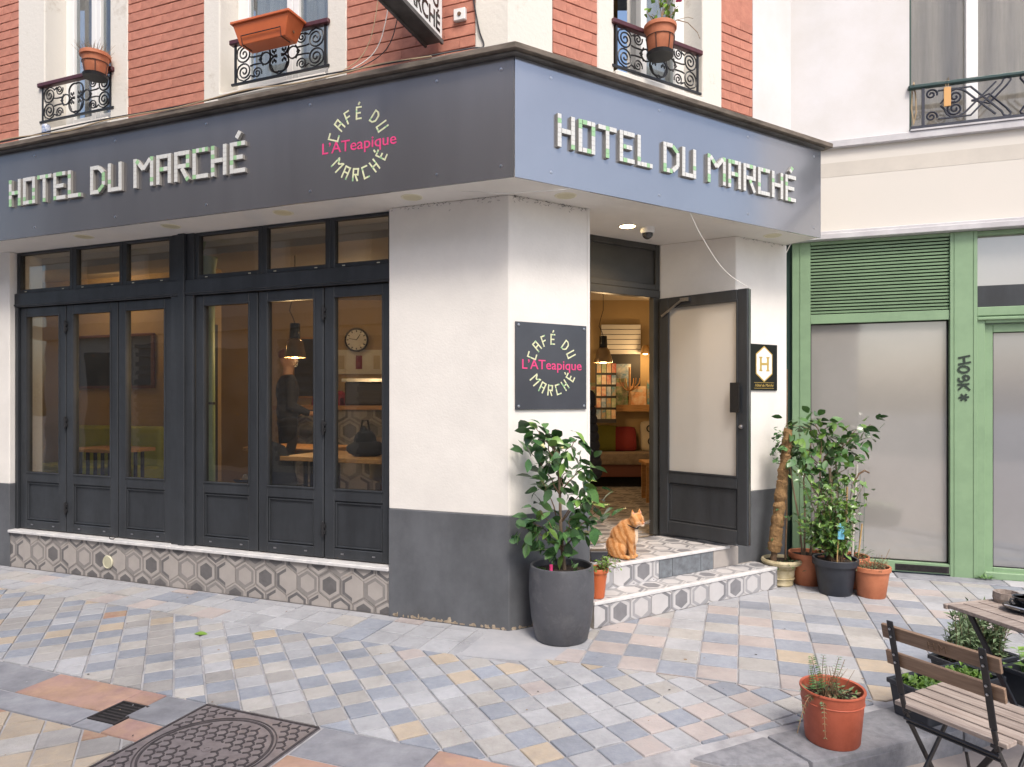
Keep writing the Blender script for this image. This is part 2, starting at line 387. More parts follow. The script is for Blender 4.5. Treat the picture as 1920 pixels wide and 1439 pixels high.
mat('lamp_glow', (1, .8, .5), .5, emit=(1, .72, .36), estr=14); mat('brass', (.62, .40, .18), .25, metal=.9); mat('copper_glass', (.45, .33, .2), .15, metal=.5)
mat('light_off', (.62, .57, .38), .4); mat('light_ring', (.72, .68, .52), .5)
mat('cable_white', (.78, .76, .72), .5); mat('cable_dark', (.03, .03, .035), .6); mat('cable_tan', (.42, .32, .20), .7)
mat('cctv', (.75, .75, .74), .35); mat('cctv_dome', (.03, .03, .035), .08, coat=.6)
mat('plastic_cream', (.62, .60, .45), .5); mat('tag_wood', (.62, .34, .12), .6); mat('can_blue', (.05, .13, .33), .3, col2=(.7, .72, .75), vscale=30)
mat('label_blue', (.15, .45, .62), .5); mat('cane', (.50, .33, .14), .7); mat('cane_white', (.55, .52, .47), .7); mat('mesh_green', (.03, .10, .07), .5)
mat('far_cream', (.58, .52, .44), .9, var=.06, vscale=1); mat('far_shutter', (.22, .20, .18), .6); mat('far_glass', (.05, .06, .07), .08); mat('far_stone', (.38, .33, .27), .9)
mat('curtain', (.60, .58, .55), .9, var=.12, vscale=9, stretch=(6, 6, .3)); mat('curtain_taupe', (.33, .28, .25), .9, var=.25, vscale=6, stretch=(5, 5, .3)); mat('room_dark', (.09, .07, .05), .9); mat('room_ochre', (.27, .16, .06), .9)
mat('curtain_beige', (.37, .34, .32), .9, var=.12, vscale=6, stretch=(5, 5, .3)); mat('chip', (.50, .42, .32), .95, col2=(.30, .24, .18), vscale=40)
glass_mat('glass_side', (.88, .88, .86), 0, 1.1)
glass_mat('glass', (.84, .84, .81), 0, 1.7, .015); glass_mat('glass_up', (.8, .84, .86), 0, 2.2)
# ================================================================ ground, paving, kerb
def LU(p): q = Vector((p[0], p[1], 0))-C0; return q.dot(dL), q.dot(nL)
def Lxy(u, o): p = C0+dL*u+nL*o; return (p.x, p.y)
def Rxy(u, o): p = C0+dR*u+nR*o; return (p.x, p.y)
def Gxy(u, o): p = G0+dG*u+nG*o; return (p.x, p.y)
g = MB(); g.add([(-90, -90, -.3), (90, -90, -.3), (90, 90, -.3), (-90, 90, -.3)], [(0, 1, 2, 3)])
tag(g.build('ground', 'ground'), kind='structure')
pave = MB().prism([(-14, 9.5), (7.4, 9.5), (7.4, 5.34), (1.3, 2.847), (.88, 2.795), (.747, 2.861), (.6, 2.3), (.5, -9), (-14, -9)], -.2, -.007).build('pavement', 'mortar')
tag(pave, kind='structure')
rd = MB(); nx, ny = 30, 16
vs = []
for j in range(ny+1):
    for i in range(nx+1):
        X = .45+7.5*(i/nx)**1.6; Y = -9+15*(j/ny)
        t = min(1, max(0, (X-.62)/.6)); t = t*t*(3-2*t)
        vs.append((X, Y, -.012-.09*t))
rd.add(vs, [(j*(nx+1)+i, j*(nx+1)+i+1, (j+1)*(nx+1)+i+1, (j+1)*(nx+1)+i) for j in range(ny) for i in range(nx)])
tag(rd.build('road', 'road', smooth=True, angle=80), kind='structure')

KN = (.378, -.926); KI, KO = -2.442, -2.147          # kerb: inner and outer line
BN = (.328, .944); BC = BN[0]*.722+BN[1]*3.772         # edge of the larger paving in front of the steps
PV = []                                               # (polygon, material, lift)
def zone(angle, pitch, org, rng, region, pick, joint, pv2=None):
    a, b = Vector((sin(angle), cos(angle))), Vector((cos(angle), -sin(angle)))
    pv2 = pv2 or pitch
    for i in range(rng[0], rng[1]):
        for j in range(rng[2], rng[3]):
            cn = []
            for (p, q) in ((0, 0), (1, 0), (1, 1), (0, 1)):
                v = Vector(org)+b*((i+p)*pitch)+a*((j+q)*pv2)
                cn.append((v.x+random.uniform(-.0012, .0012), v.y+random.uniform(-.0012, .0012)))
            poly = region(cn)
            if not poly or area(poly) < pitch*pitch*.06: continue
            c = (sum(p[0] for p in poly)/len(poly), sum(p[1] for p in poly)/len(poly))
            pl = inset(poly, joint+random.uniform(0, .0012))
            if len(pl) < 3: continue
            PV.append((pl, pick(i, j, c), random.uniform(-.0015, .0022)))
def regA(p):
    u, o = zip(*[LU(q) for q in p])
    if min(u) > -.05 or sum(q[0] for q in p)/4 < .1: p = clip(p, -nL.x*-1, -nL.y*-1, nL.dot(C0)+.5)
    else: p = clip(p, -BN[0], -BN[1], -BC)
    if len(p) > 2: p = clip(p, -nL.x, -nL.y, -(nL.dot(C0)+1.52))
    if len(p) > 2: p = clip(p, -KN[0], -KN[1], -KI)
    if len(p) > 2 and max(LU(q)[0] for q in p) > 6.5: return []
    return p
def wpick(*w):
    t = random.random()*sum(x[1] for x in w)
    for n, x in w:
        t -= x
        if t <= 0: return n
    return w[-1][0]
def pickA(i, j, c):
    if c[0] < -.75:
        if (i+j) % 2: return wpick(('pave_blue', 7), ('pave_warm', 2), ('pave_pale', 2))
        return wpick(('pave_cream', 5), ('pave_pale', 3), ('pave_warm', 3), ('pave_ochre', 1.4), ('pave_rose', .3))
    if c[0] < .55:
        if (i+j) % 2: return wpick(('pave_blue', 5), ('pave_pale', 4))
        return wpick(('pave_pale', 6), ('pave_cream', 2.5), ('pave_ochre', 1.6), ('pave_pink', 1))
    if (i+j) % 2: return wpick(('pave_blue', 4), ('pave_pale', 5))
    return wpick(('pave_pink', 4), ('pave_cream', 4), ('pave_pale', 2.5))
zone(-rad(26.2), .148, (-.3, 3.6), (-38, 19, -28, 26), regA, pickA, .0045)
def regE(p):
    p = clip(p, nL.x, nL.y, nL.dot(C0)+1.925)
    if len(p) > 2: p = clip(p, -dL.x*-1, -dL.y*-1, dL.dot(C0)+.2)
    if len(p) > 2 and (max(LU(q)[1] for q in p) > 3.2 or max(LU(q)[0] for q in p) > 4.6): return []
    if len(p) > 2:
        c = (sum(q[0] for q in p)/len(p), sum(q[1] for q in p)/len(p)); u, o = LU(c)
        us = [LU(q)[0] for q in p]
        if min(us) < 1.02 and o < 2.22:
            p = clip(p, dL.x, dL.y, dL.dot(C0)+1.02)
            if len(p) < 3: return []
    return p
zone(-rad(26.2), .165, (-1.9, 3.0), (-24, 14, -16, 16), regE,
     lambda i, j, c: wpick(('pave_ochre', 5), ('pave_warm', 2), ('pave_cream', 2), ('pave_rose', 2.2)), .004)
def regB(p):
    p = clip(p, BN[0], BN[1], BC)
    for a, b, c in ((.87, -.49, .87*.235-.49*3.95), (nR.x, nR.y, nR.dot(C0)+.256), (-KN[0], -KN[1], -KI), (nG.x, nG.y, nG.dot(G0)+.20)):
        if len(p) > 2: 
            if (a, b) == (nR.x, nR.y) and min((Vector((q[0], q[1], 0))-C0).dot(dR) for q in p) > 2.36: continue
            p = clip(p, a, b, c)
    if len(p) > 2 and (max(q[0] for q in p) > 5.2): return []
    return p
def pickB(i, j, c):
    if c[1] > 4.75 or c[0] > 2.2:
        return wpick(('pave_pale', 6), ('pave_blue', 2.2), ('pave_pink', 1.2), ('pave_cream', 2))
    if (i+j) % 2: return wpick(('pave_blue', 5), ('pave_pale', 3))
    return wpick(('pave_pink', 5), ('pave_cream', 4), ('pave_pale', 1), ('pave_ochre', .8))
v0 = Vector((1.19, 4.19)); 
zone(rad(18.6), .214, (1.4, 3.556), (-8, 20, -12, 24), regB, pickB, .0035, .196)
def regC(p):
    p = clip(p, nL.x, nL.y, nL.dot(C0)+.012)
    if len(p) > 2: p = clip(p, -nL.x, -nL.y, -(nL.dot(C0)+.5))
    if len(p) > 2: p = clip(p, dL.x, dL.y, dL.dot(C0)+.12)
    if len(p) > 2 and max(LU(q)[0] for q in p) > 6.3: return []
    return p
zone(rad(20.9), .2, Lxy(0, .5), (-35, 4, -1, 4), regC,
     lambda i, j, c: wpick(('pave_pale', 8), ('pave_cream', 1.2), ('pave_blue', .9), ('pave_pink', .7)), .0035)
def proj(p, z=0):
    return 960+1280*p[0]/p[1], 750-1280*(z-1.5)/p[1]
def shows(poly):
    c = (sum(p[0] for p in poly)/len(poly), sum(p[1] for p in poly)/len(poly))
    if c[1] < 1: return 0
    x, y = proj(c)
    if not (-30 < x < 1950 and y < 1470): return 0
    q = [proj(p) for p in poly]
    return area(q)
PV = [p for p in PV if min(q[1] for q in p[0]) > 2.2]
PV.sort(key=lambda t: -shows(t[0]))
def paver_geo(mb, poly, lift, mi=0, base=-.03):
    n = len(poly); cx = sum(p[0] for p in poly)/n; cy = sum(p[1] for p in poly)/n
    tx, ty = random.uniform(-.012, .012), random.uniform(-.012, .012)
    zs = lambda p, d: lift+tx*(p[0]-cx)+ty*(p[1]-cy)-d
    r1 = [(cx+(p[0]-cx)*.965, cy+(p[1]-cy)*.965) for p in poly]
    vs = [(p[0], p[1], base) for p in poly]+[(p[0], p[1], zs(p, .0035)) for p in poly]+[(p[0], p[1], zs(p, 0)) for p in r1]
    fs = [(i, (i+1) % n, n+(i+1) % n, n+i) for i in range(n)]+[(n+i, n+(i+1) % n, 2*n+(i+1) % n, 2*n+i) for i in range(n)]+[tuple(range(2*n, 3*n))]
    mb.add(vs, fs, mi)
PM = ['pave_blue', 'pave_pale', 'pave_cream', 'pave_warm', 'pave_ochre', 'pave_pink', 'pave_rose']
for poly, m, lift in PV[:288]:
    k = MB(); paver_geo(k, poly, lift); k.build('paver', m, pave, recalc=False)
k = MB()
for poly, m, lift in PV[288:]: paver_geo(k, poly, lift, PM.index(m))
tag(k.build('paver_field', PM, pave, recalc=False), kind='stuff')
# litter
k = MB()
for i in range(130):
    x = random.uniform(-3.2, 2.6); y = random.uniform(2.75, 5.2); u, o = LU((x, y))
    if o < .05 and x < .5 or (Vector((x, y, 0))-C0).dot(nR) < .3 and x >= .0: continue
    if KN[0]*x+KN[1]*y > KI-.02: continue
    r = random.uniform(.002, .0065)*(1 if random.random() < .85 else 1.8); a0 = random.uniform(0, 6.28)
    k.add([(x+r*random.uniform(.5, 1.2)*cos(a0+j*PI/3), y+r*random.uniform(.5, 1.2)*sin(a0+j*PI/3), .0045) for j in range(6)], [tuple(range(6))], i % 3)
tag(k.build('litter', ['cast_dark', 'dry', 'pave_pale'], pave, recalc=False), kind='stuff')
# gutter slabs parallel to the cafe front, manhole and drain between them
def slab(u0, u1, o0, o1, m, lift=.001):
    poly = [Lxy(u0, o0), Lxy(u1, o0), Lxy(u1, o1), Lxy(u0, o1)]
    k = MB(); paver_geo(k, inset(poly, .0025), lift); k.build('gutter_slab', m, pave, recalc=False)
for a, b, m in ((3.36, 4.0, 'slab_grey'), (2.70, 3.36, 'slab_orange'), (2.043, 2.70, 'slab_grey'), (1.425, 2.043, 'slab_orange'), (-.27, .32, 'slab_grey'), (-.78, -.27, 'slab_orange')):
    slab(a, b, 1.523, 1.768, m)
slab(1.268, 1.425, 1.523, 1.64, 'slab_orange'); slab(1.012, 1.268, 1.523, 1.768, 'slab_grey')
slab(1.425, 2.20, 1.776, 1.922, 'slab_grey'); slab(2.2, 2.75, 1.776, 1.922, 'slab_orange'); slab(2.75, 3.5, 1.776, 1.922, 'slab_grey')
slab(1.012, 1.235, 1.775, 1.922, 'slab_orange', .0005); slab(1.24, 1.42, 1.846, 1.922, 'slab_grey', .0005)
slab(-.20, .32, 1.775, 2.05, 'slab_orange'); slab(-.75, -.2, 1.775, 2.05, 'slab_grey')
# kerb on the right, ending in a tapered stone
kerb = MB().prism([(1.13, 3.031), (7.3, 5.55), (7.3, 5.26), (1.25, 2.79)], -.2, -.02).build('kerb', 'granite')
tag(kerb, kind='structure')
def kerb_stone(poly, top=.006):
    k = MB(); n = len(poly)
    k.prism(inset(poly, .003), -.19, top)
    k.build('kerb_stone', 'granite', kerb, bevel=.014, seg=2, smooth=True)
kerb_stone([(.747, 2.861), (1.125, 3.045), (1.235, 2.812), (.88, 2.795)], .004)
def kp(t, w): return (1.125+.926*t+KN[0]*w, 3.04+.378*t+KN[1]*w)
kerb_stone([(1.13, 3.045), kp(.88, 0), kp(.88, .30), (1.24, 2.81)])
for a in range(6): kerb_stone([kp(.885+.95*a, 0), kp(.885+.95*(a+1)-.004, 0), kp(.885+.95*(a+1)-.004, .30), kp(.885+.95*a, .30)])
# cement fillet round the corner and strip at the foot of the green shop
MB().prism([Lxy(.14, .01), Lxy(.14, .5), (.16, 3.9), (.24, 3.93), (.52, 4.46), Rxy(.60, .0), Rxy(0.05, .012)], -.03, -.0015).build('cement_strip', 'cement', pave)
for a in range(5): MB().box(.05+a*.8, .05+a*.8+.795, .015, .195, -.03, .006, M=MG).build('kerb_slab', 'slab_grey' if a % 2 else 'cement', pave, bevel=.006)

# manhole cover
mh = thing('manhole_cover', 'square cast iron manhole cover with round lid and chevron relief', 'manhole', Lxy(.666, 1.868)+(0,))
MHM = ML @ T(Vector((.666, 1.868, 0)))
S = .335
MB(MHM).box(-S, S, -S, S, -.02, .0005).build('frame_plate', 'cast_iron', mh)
k = MB(MHM)
for a, b in (((-S, -S), (S, -S)), ((S, -S), (S, S)), ((S, S), (-S, S)), ((-S, S), (-S, -S))):
    k.bar((a[0]*.985, a[1]*.985, .003), (b[0]*.985, b[1]*.985, .003), .009, .006)
k.build('rim', 'cast_plate', mh)
k = MB(MHM); k.lathe([(.262, -.004), (.262, .0045), (.272, .0045), (.272, -.004)], 56); k.lathe([(.282, -.004), (.282, .004), (.287, .004), (.287, -.004)], 56); k.build('lid_ring', 'cast_plate', mh)
k = MB(MHM); dk = MB(MHM)
st = .052
for i in range(-7, 8):
    for j in range(-8, 9):
        x, y = i*st*1.02+(st*.5 if j % 2 else 0), j*st*.80
        r = math.hypot(x, y)
        if max(abs(x), abs(y)) > S-.03 or .245 < r < .306 or (r < .05) or (r < .2 and -.02 < y < .03 and abs(x) > .08): continue
        a0 = (i*2+j*3) % 3*2*PI/3+.5
        for q in range(3):
            an = a0+q*2*PI/3
            k.bar((x, y, .0018), (x+.024*cos(an), y+.024*sin(an), .0018), .0085, .0036)
tag(k.build('chevron_shade_lines', 'cast_plate', mh), kind='stuff')  # dark bars: the ribs' shadow lines, put into the colour
MB(MHM).lathe([(.012, .0), (.012, .005), (.022, .005), (.022, 0)], 20).build('lifting_eye', 'cast_iron', mh)
# drain grate in the gutter
dg_ = thing('drain_grate', 'small square iron drain grate sunk into the gutter slabs', 'drain', Lxy(1.33, 1.745)+(0,))
MB(ML).box(1.243, 1.421, 1.648, 1.842, -.06, -.0055).build('pit', 'black', dg_)
k = MB(ML)
for a in ((1.243, 1.255, 1.648, 1.842), (1.409, 1.421, 1.648, 1.842), (1.255, 1.409, 1.648, 1.658), (1.255, 1.409, 1.832, 1.842)): k.box(a[0], a[1], a[2], a[3], -.02, .0015)
k.build('frame', 'cast_dark', dg_)
for i in range(7):
    o = 1.674+i*.0245
    MB(ML).box(1.256, 1.408, o-.0055, o+.0055, -.03, -.003).build('bar', 'cast_dark', dg_)

# ================================================================ hexagon tiles
def hexpts(cx, cy, r, rot): return [(cx+r*cos(rot+PI/3*i), cy+r*sin(rot+PI/3*i)) for i in range(6)]
def hex_style(i, j):
    h = (i*7+j*13+(i*j) % 5+i*i*3) % 6
    return [(0, 2, 0, 1), (1, 0, 2, 0), (0, 1, 0, 1), (0, 2, 0, 0), (1, 0, 2, 0), (0, 1, 2, 1)][h]
def hex_tile(mb, cx, cy, R, rot, planes, style, M, joint=.0022, th=.006):
    """clipped hexagon with a printed frame and centre; local plane x,y; z is out of the surface"""
    def cl(poly):
        for a, b, c in planes:
            if len(poly) < 3: return []
            poly = clip(poly, a, b, c)
        return poly
    out = cl(hexpts(cx, cy, R, rot))
    if len(out) < 3 or area(out) < 2e-4: return False
    out = cl(hexpts(cx, cy, R-joint, rot))
    if len(out) < 3 or area(out) < 1e-4: return False
    rings = [R-joint, R*.84, R*.62, R*.52]
    bg_, r1, ce, half = style
    for k in range(3):
        A, B = hexpts(cx, cy, rings[k], rot), hexpts(cx, cy, rings[k+1], rot)
        for i in range(6):
            q = cl([A[i], A[(i+1) % 6], B[(i+1) % 6], B[i]])
            if len(q) < 3 or area(q) < 1e-7: continue
            m = (bg_, r1 if not (half and i in (0, 1, 2)) else 2-r1, ce)[k] if k != 0 else (bg_ if not (half and i in (3, 4)) else 1)
            mb.add([(p[0], p[1], th) for p in q], [tuple(range(len(q)))], m, M)
    q = cl(hexpts(cx, cy, rings[3], rot))
    if len(q) > 2: mb.add([(p[0], p[1], th) for p in q], [tuple(range(len(q)))], ce, M)
    n = len(out)
    mb.add([(p[0], p[1], th) for p in out]+[(p[0], p[1], -.002) for p in out], [(i, (i+1) % n, n+(i+1) % n, n+i) for i in range(n)], bg_, M)
    return True
def hex_field(parent, M, x0, x1, y0, y1, W, mats, rot=PI/2, extra=(), lim=999, off=(0, 0), name='hexagon_tile', seed=0, filt=None):
    R = W/math.sqrt(3); planes = [(1, 0, x0), (-1, 0, -x1), (0, 1, y0), (0, -1, -y1)]+list(extra)
    n = 0
    for j in range(int((y0-off[1])/(R*1.5))-2, int((y1-off[1])/(R*1.5))+3):
        for i in range(int((x0-off[0])/W)-2, int((x1-off[0])/W)+3):
            cx, cy = off[0]+i*W+(W/2 if j % 2 else 0), off[1]+j*R*1.5
            if filt and not filt(cx, cy): continue
            mb = MB()
            if hex_tile(mb, cx, cy, R, rot, planes, hex_style(i+seed, j), M):
                mb.build(name, mats, parent, recalc=False); n += 1
    return n
HX = ['hex_light', 'hex_mid', 'hex_dark']; HS = ['step_light', 'step_mid', 'step_dark']
def wallM(F, o):  # local x = along, y = up, z = out
    d = F.to_3x3() @ Vector((1, 0, 0)); n = F.to_3x3() @ Vector((0, 1, 0)); p = F @ Vector((0, o, 0))
    return Matrix(((d.x, 0, n.x, p.x), (d.y, 0, n.y, p.y), (0, 1, 0, p.z), (0, 0, 0, 1)))
def floorM(F, z):  # local x = along, y = outward, z = up
    m = F.copy(); m[2][3] += z; return m

# ================================================================ the corner building
ZS, ZF, ZP, ZT = 2.834, .33, .742, 3.53       # soffit, floor, grey dado, top of fascia
bd = thing('corner_building', 'corner hotel building with red painted brick above a dark grey café front', 'building', (C0.x, C0.y, 0))
def piece(name, mb, m, par=bd, **k): return mb.build(name, m, par, **k)
pil = [Lxy(0, 0), Lxy(.897, 0), Lxy(.897, -.30), Rxy(.663, -.62), Rxy(.663, 0)]
pil_g = [Lxy(-.001, .003), Lxy(.899, .003), Lxy(.899, -.29), Rxy(.664, -.61), Rxy(.664, .003), ]
piece('corner_pillar', MB().prism(pil, ZP, ZS), 'stucco', bevel=.006)
piece('pillar_base', MB().prism(pil_g, -.05, ZP+.002), 'grey_paint', bevel=.006)
k = MB(MR); k.box(.638, .660, .0, .004, ZP, ZS); piece('corner_strip', k, 'stucco')
rp = [Rxy(2.165, 0), Rxy(2.81, 0), Rxy(2.81, -.62), Rxy(1.87, -.62), Rxy(1.872, -.56)]
piece('side_pillar', MB().prism(rp, ZP, ZS), 'stucco', bevel=.005)
piece('pillar_base', MB().prism([Rxy(2.163, .003), Rxy(2.812, .003), Rxy(2.812, -.62), Rxy(1.869, -.62), Rxy(1.869, -.56)], -.05, ZP+.001), 'grey_paint', bevel=.005)
piece('end_pillar', MB(ML).box(4.83, 7.6, -.3, 0, ZP, ZS), 'stucco', bevel=.005)
piece('pillar_base', MB(ML).box(4.828, 7.6, -.3, .003, -.05, ZP+.001), 'grey_paint', bevel=.005)
# paint flaked off along the foot of the pillar
k = MB()
def chips(F, a, b, n):
    for i in range(n):
        u = random.uniform(a, b); w = random.uniform(.004, .022); h = random.uniform(.006, .026)*(1 if random.random() < .8 else 1.8)
        q = [(u+w*cos(t)*random.uniform(.6, 1.1), h*.45+h*.6*sin(t)*random.uniform(.6, 1.1)) for t in [j*PI/3 for j in range(6)]]
        k.add([(x, .0045+.0002*(i % 5), max(.0, z)) for x, z in q], [tuple(range(6))], 0, F)
chips(ML, .02, .88, 60); chips(MR, .02, .55, 24)
tag(k.build('flaked_plaster', 'chip', bd, recalc=False), kind='stuff')
# cobwebs and soot where the pillar meets the soffit
k = MB()
for F, a, b, n in ((ML, .02, .88, 46), (MR, .02, .62, 70), (MR, 2.2, 2.78, 20)):
    for i in range(n):
        u = random.uniform(a, b); z = ZS-.002-abs(random.gauss(0, .018)); w = random.uniform(.003, .02); t = random.uniform(-1, 1)
        k.tube([(u, .006, z), (u+w*.5, .008+random.uniform(0, .006), z-.006*t), (u+w, .007, z-.012*t)], random.uniform(.0006, .0016), 3, 0, F)
tag(k.build('cobwebs', 'cast_dark', bd, recalc=False), kind='stuff')
# canopy box carrying the signs
mit = math.tan((PI-(A_L+A_R))/2)
def corner(o): return -o*mit
OC = .322
can = [Lxy(7.6, OC), Lxy(corner(OC), OC), Rxy(2.79, OC), Rxy(2.79, -.60), Rxy(1.5, -.60), Rxy(.3, -.58), Lxy(1.0, -.32), Lxy(7.6, -.32)]
piece('canopy_soffit', MB().prism(can, ZS, ZS+.04), 'porch_white')
can2 = [Lxy(7.6, OC-.01), Lxy(corner(OC-.01), OC-.01), Rxy(2.78, OC-.01), Rxy(2.78, -.30), Rxy(.2, -.3), Lxy(.2, -.3), Lxy(7.6, -.3)]
piece('canopy_body', MB().prism(can2, ZS+.04, ZT), 'stucco')
def band(o0, o1, z0, z1, m, name, e=2.80):
    poly = [Lxy(7.6, o1), Lxy(corner(o1), o1), Rxy(e, o1), Rxy(e, o0), Lxy(corner(o0), o0), Lxy(7.6, o0)]
    piece(name, MB().prism(poly, z0, z1), m, bevel=.004)
band(-.02, .372, 3.548, 3.562, 'zinc', 'ledge_underside')
band(.30, .402, 3.562, 3.598, 'ledge_wood', 'ledge_board', 2.86)
band(.18, .33, 3.5985, 3.64, 'zinc', 'ledge_flashing', 2.74)
band(-.02, .18, 3.5985, 3.70, 'zinc', 'ledge_flashing', 2.70)
# upper walls: stone surrounds and painted brick between
ZU0, ZU1 = 3.60, 7.2
WIN = [('L', 3.574, 4.365), ('L', 1.407, 2.40), ('R', .88, 1.775)]
ZSill, ZLin = 3.86, 5.75
def upper(F, spans, extra):
    pass
k = MB(); k.prism([Lxy(0, 0), Lxy(.243, 0), Lxy(.243, -.3), Rxy(.349, -.3), Rxy(.349, 0)], ZU0, ZU1); piece('corner_quoin', k, 'stone', bevel=.008)
for F, a, b in ((ML, 1.243, 1.407), (ML, 2.40, 2.564), (ML, 3.373, 3.574), (ML, 4.365, 4.708), (MR, .729, .88), (MR, 1.775, 1.996)):
    piece('window_surround', MB(F).box(a, b, -.3, .004, ZU0, ZU1), 'stone', bevel=.008)
for F, a, b in ((ML, 1.407, 2.40), (ML, 3.574, 4.365), (MR, .88, 1.775)):
    piece('lintel', MB(F).box(a, b, -.3, .0, ZLin, ZU1), 'stone')
    piece('apron', MB(F).box(a, b, -.3, .0, ZU0, ZSill-.05), 'stone')
    piece('window_sill', MB(F).box(a, b, -.28, .03, ZSill-.05, ZSill), 'stone', bevel=.008)
piece('end_quoin', MB(MR).box(2.367, 2.86, -.3, .003, ZU0, ZU1), 'render_white')
BR = [('L', ML, .243, 1.243, 4.42), ('L', ML, 2.564, 3.373, 4.86), ('L', ML, 4.708, 7.6, 5.3), ('R', MR, .349, .729, 4.30), ('R', MR, 1.996, 2.367, 4.60)]
BL, BH = .222, .0762
bmesh_cache = {}
for key, F, a, b, ztop in BR:
    piece('brick_wall', MB(F).box(a, b, -.3, -.012, ZU0, ZU1), 'brick_back')
    piece('brick_wall', MB(F).box(a, b, -.29, -.003, ztop+.002, ZU1-.01), 'brick')
    z = 3.615; r = 0
    piece('plaster_skirt', MB(F).box(a+.001, b-.001, -.2, .002, ZU0, 3.735), 'brick')
    while z+BH < ztop+.03:
        x = a-(BL/2 if r % 2 else 0)
        while x < b-.005:
            x0, x1 = max(a, x), min(b, x+BL)
            x += BL
            if x1-x0 < .02 or z < 3.70 or x0 > 5.5: continue
            w = round(x1-x0, 3)
            if w not in bmesh_cache:
                bmesh_cache[w] = mesh_only(MB().box(-w/2+.0002, w/2-.0002, -.02, .006, .0045, BH-.0015), 'brick', 'brick', bevel=.0022)
            rot = RZ(ANG[key]) if key == 'L' else RZ(ANG[key]+PI)
            P = F @ Vector(((x0+x1)/2, random.uniform(-.0035, .0005)-.004, z))
            inst('brick', bmesh_cache[w], bd, T(P) @ rot)
        z += BH; r += 1
# first-floor windows
def upper_window(F, a, b, cur, split, open_leaf=None):
    w = MB(F); o = -.19
    fr = MB(F)
    for x0, x1, z0, z1 in ((a, a+.06, ZSill, ZLin), (b-.06, b, ZSill, ZLin), (a+.06, b-.06, ZSill, ZSill+.07), (a+.06, b-.06, ZLin-.06, ZLin)): fr.box(x0, x1, o-.06, o, z0, z1)
    m = a+(b-a)*split
    wn_ = fr.build('window', 'upvc', bd, bevel=.004)
    s = MB(F)
    for x0, x1 in ((a+.062, m), (m+.004, b-.062)):
        for q in ((x0, x0+.055, ZSill+.075, ZLin-.065), (x1-.055, x1, ZSill+.075, ZLin-.065), (x0+.055, x1-.055, ZSill+.075, ZSill+.15), (x0+.055, x1-.055, ZLin-.13, ZLin-.065)): s.box(q[0], q[1], o-.05, o+.012, q[2], q[3])
        MB(F).box(x0+.055, x1-.055, o-.022, o-.016, ZSill+.15, ZLin-.13).build('pane', 'glass_up', wn_)
    s.build('sash', 'upvc', wn_, bevel=.004)
    c = MB(F); n = 46
    vs = []
    for i in range(n+1):
        x = a+.02+(b-a-.04)*i/n; y = o-.16+.02*sin(i*1.35)+.012*sin(i*.6+1)
        vs += [(x, y, ZSill), (x, y, ZLin)]
    c.add(vs, [(2*i, 2*i+2, 2*i+3, 2*i+1) for i in range(n)])
    c.build('curtain', cur, wn_, smooth=True, recalc=False)
    MB(F).box(a-.2, b+.2, -1.2, -1.15, ZSill-.3, ZLin+.3).build('room_wall', 'room_dark', wn_)
upper_window(ML, 3.574, 4.365, 'curtain_taupe', .5); upper_window(ML, 1.407, 2.40, 'curtain', .45)
# the window over the entrance stands ajar: one sash swung in, dark ochre room behind
F = MR; a, b = .88, 1.775; o = -.19
fr = MB(F)
for x0, x1, z0, z1 in ((a, a+.05, ZSill, ZLin), (b-.05, b, ZSill, ZLin), (a+.05, b-.05, ZSill, ZSill+.06), (a+.05, b-.05, ZLin-.06, ZLin)): fr.box(x0, x1, o-.06, o, z0, z1)
wn_ = fr.build('window', 'upvc', bd, bevel=.004)
s = MB(F)
for q in ((1.30, 1.36, ZSill+.065, ZLin-.065), (b-.11, b-.055, ZSill+.065, ZLin-.065), (1.36, b-.11, ZSill+.065, ZSill+.14), (1.36, b-.11, ZLin-.13, ZLin-.065)): s.box(q[0], q[1], o-.05, o+.012, q[2], q[3])
s.build('sash', 'upvc', wn_, bevel=.004)
MB(F).box(1.36, b-.11, o-.022, o-.016, ZSill+.14, ZLin-.13).build('pane', 'glass_up', wn_)
c = MB(F); vs = []
for i in range(31):
    x = 1.30+.46*i/30; y = o-.15+.018*sin(i*1.3); vs += [(x, y, ZSill), (x, y, ZLin)]
c.add(vs, [(2*i, 2*i+2, 2*i+3, 2*i+1) for i in range(30)]); c.build('curtain', 'curtain', wn_, smooth=True, recalc=False)
MB(F).box(a-.2, b+.2, -1.3, -1.25, ZSill-.4, ZLin+.3).build('room_wall', 'room_ochre', wn_)
piece('upper_floor', MB().prism([Lxy(7.6, -.3), Lxy(.3, -.3), Rxy(2.7, -.3), (2.9, 9.8), (-6.6, 9.8)], 3.0, 3.5), 'room_dark')
piece('roof', MB().prism([Lxy(7.6, 0), Lxy(0, 0), Rxy(2.86, 0), (2.95, 10), (-6.7, 10)], ZU1, ZU1+.2), 'zinc')

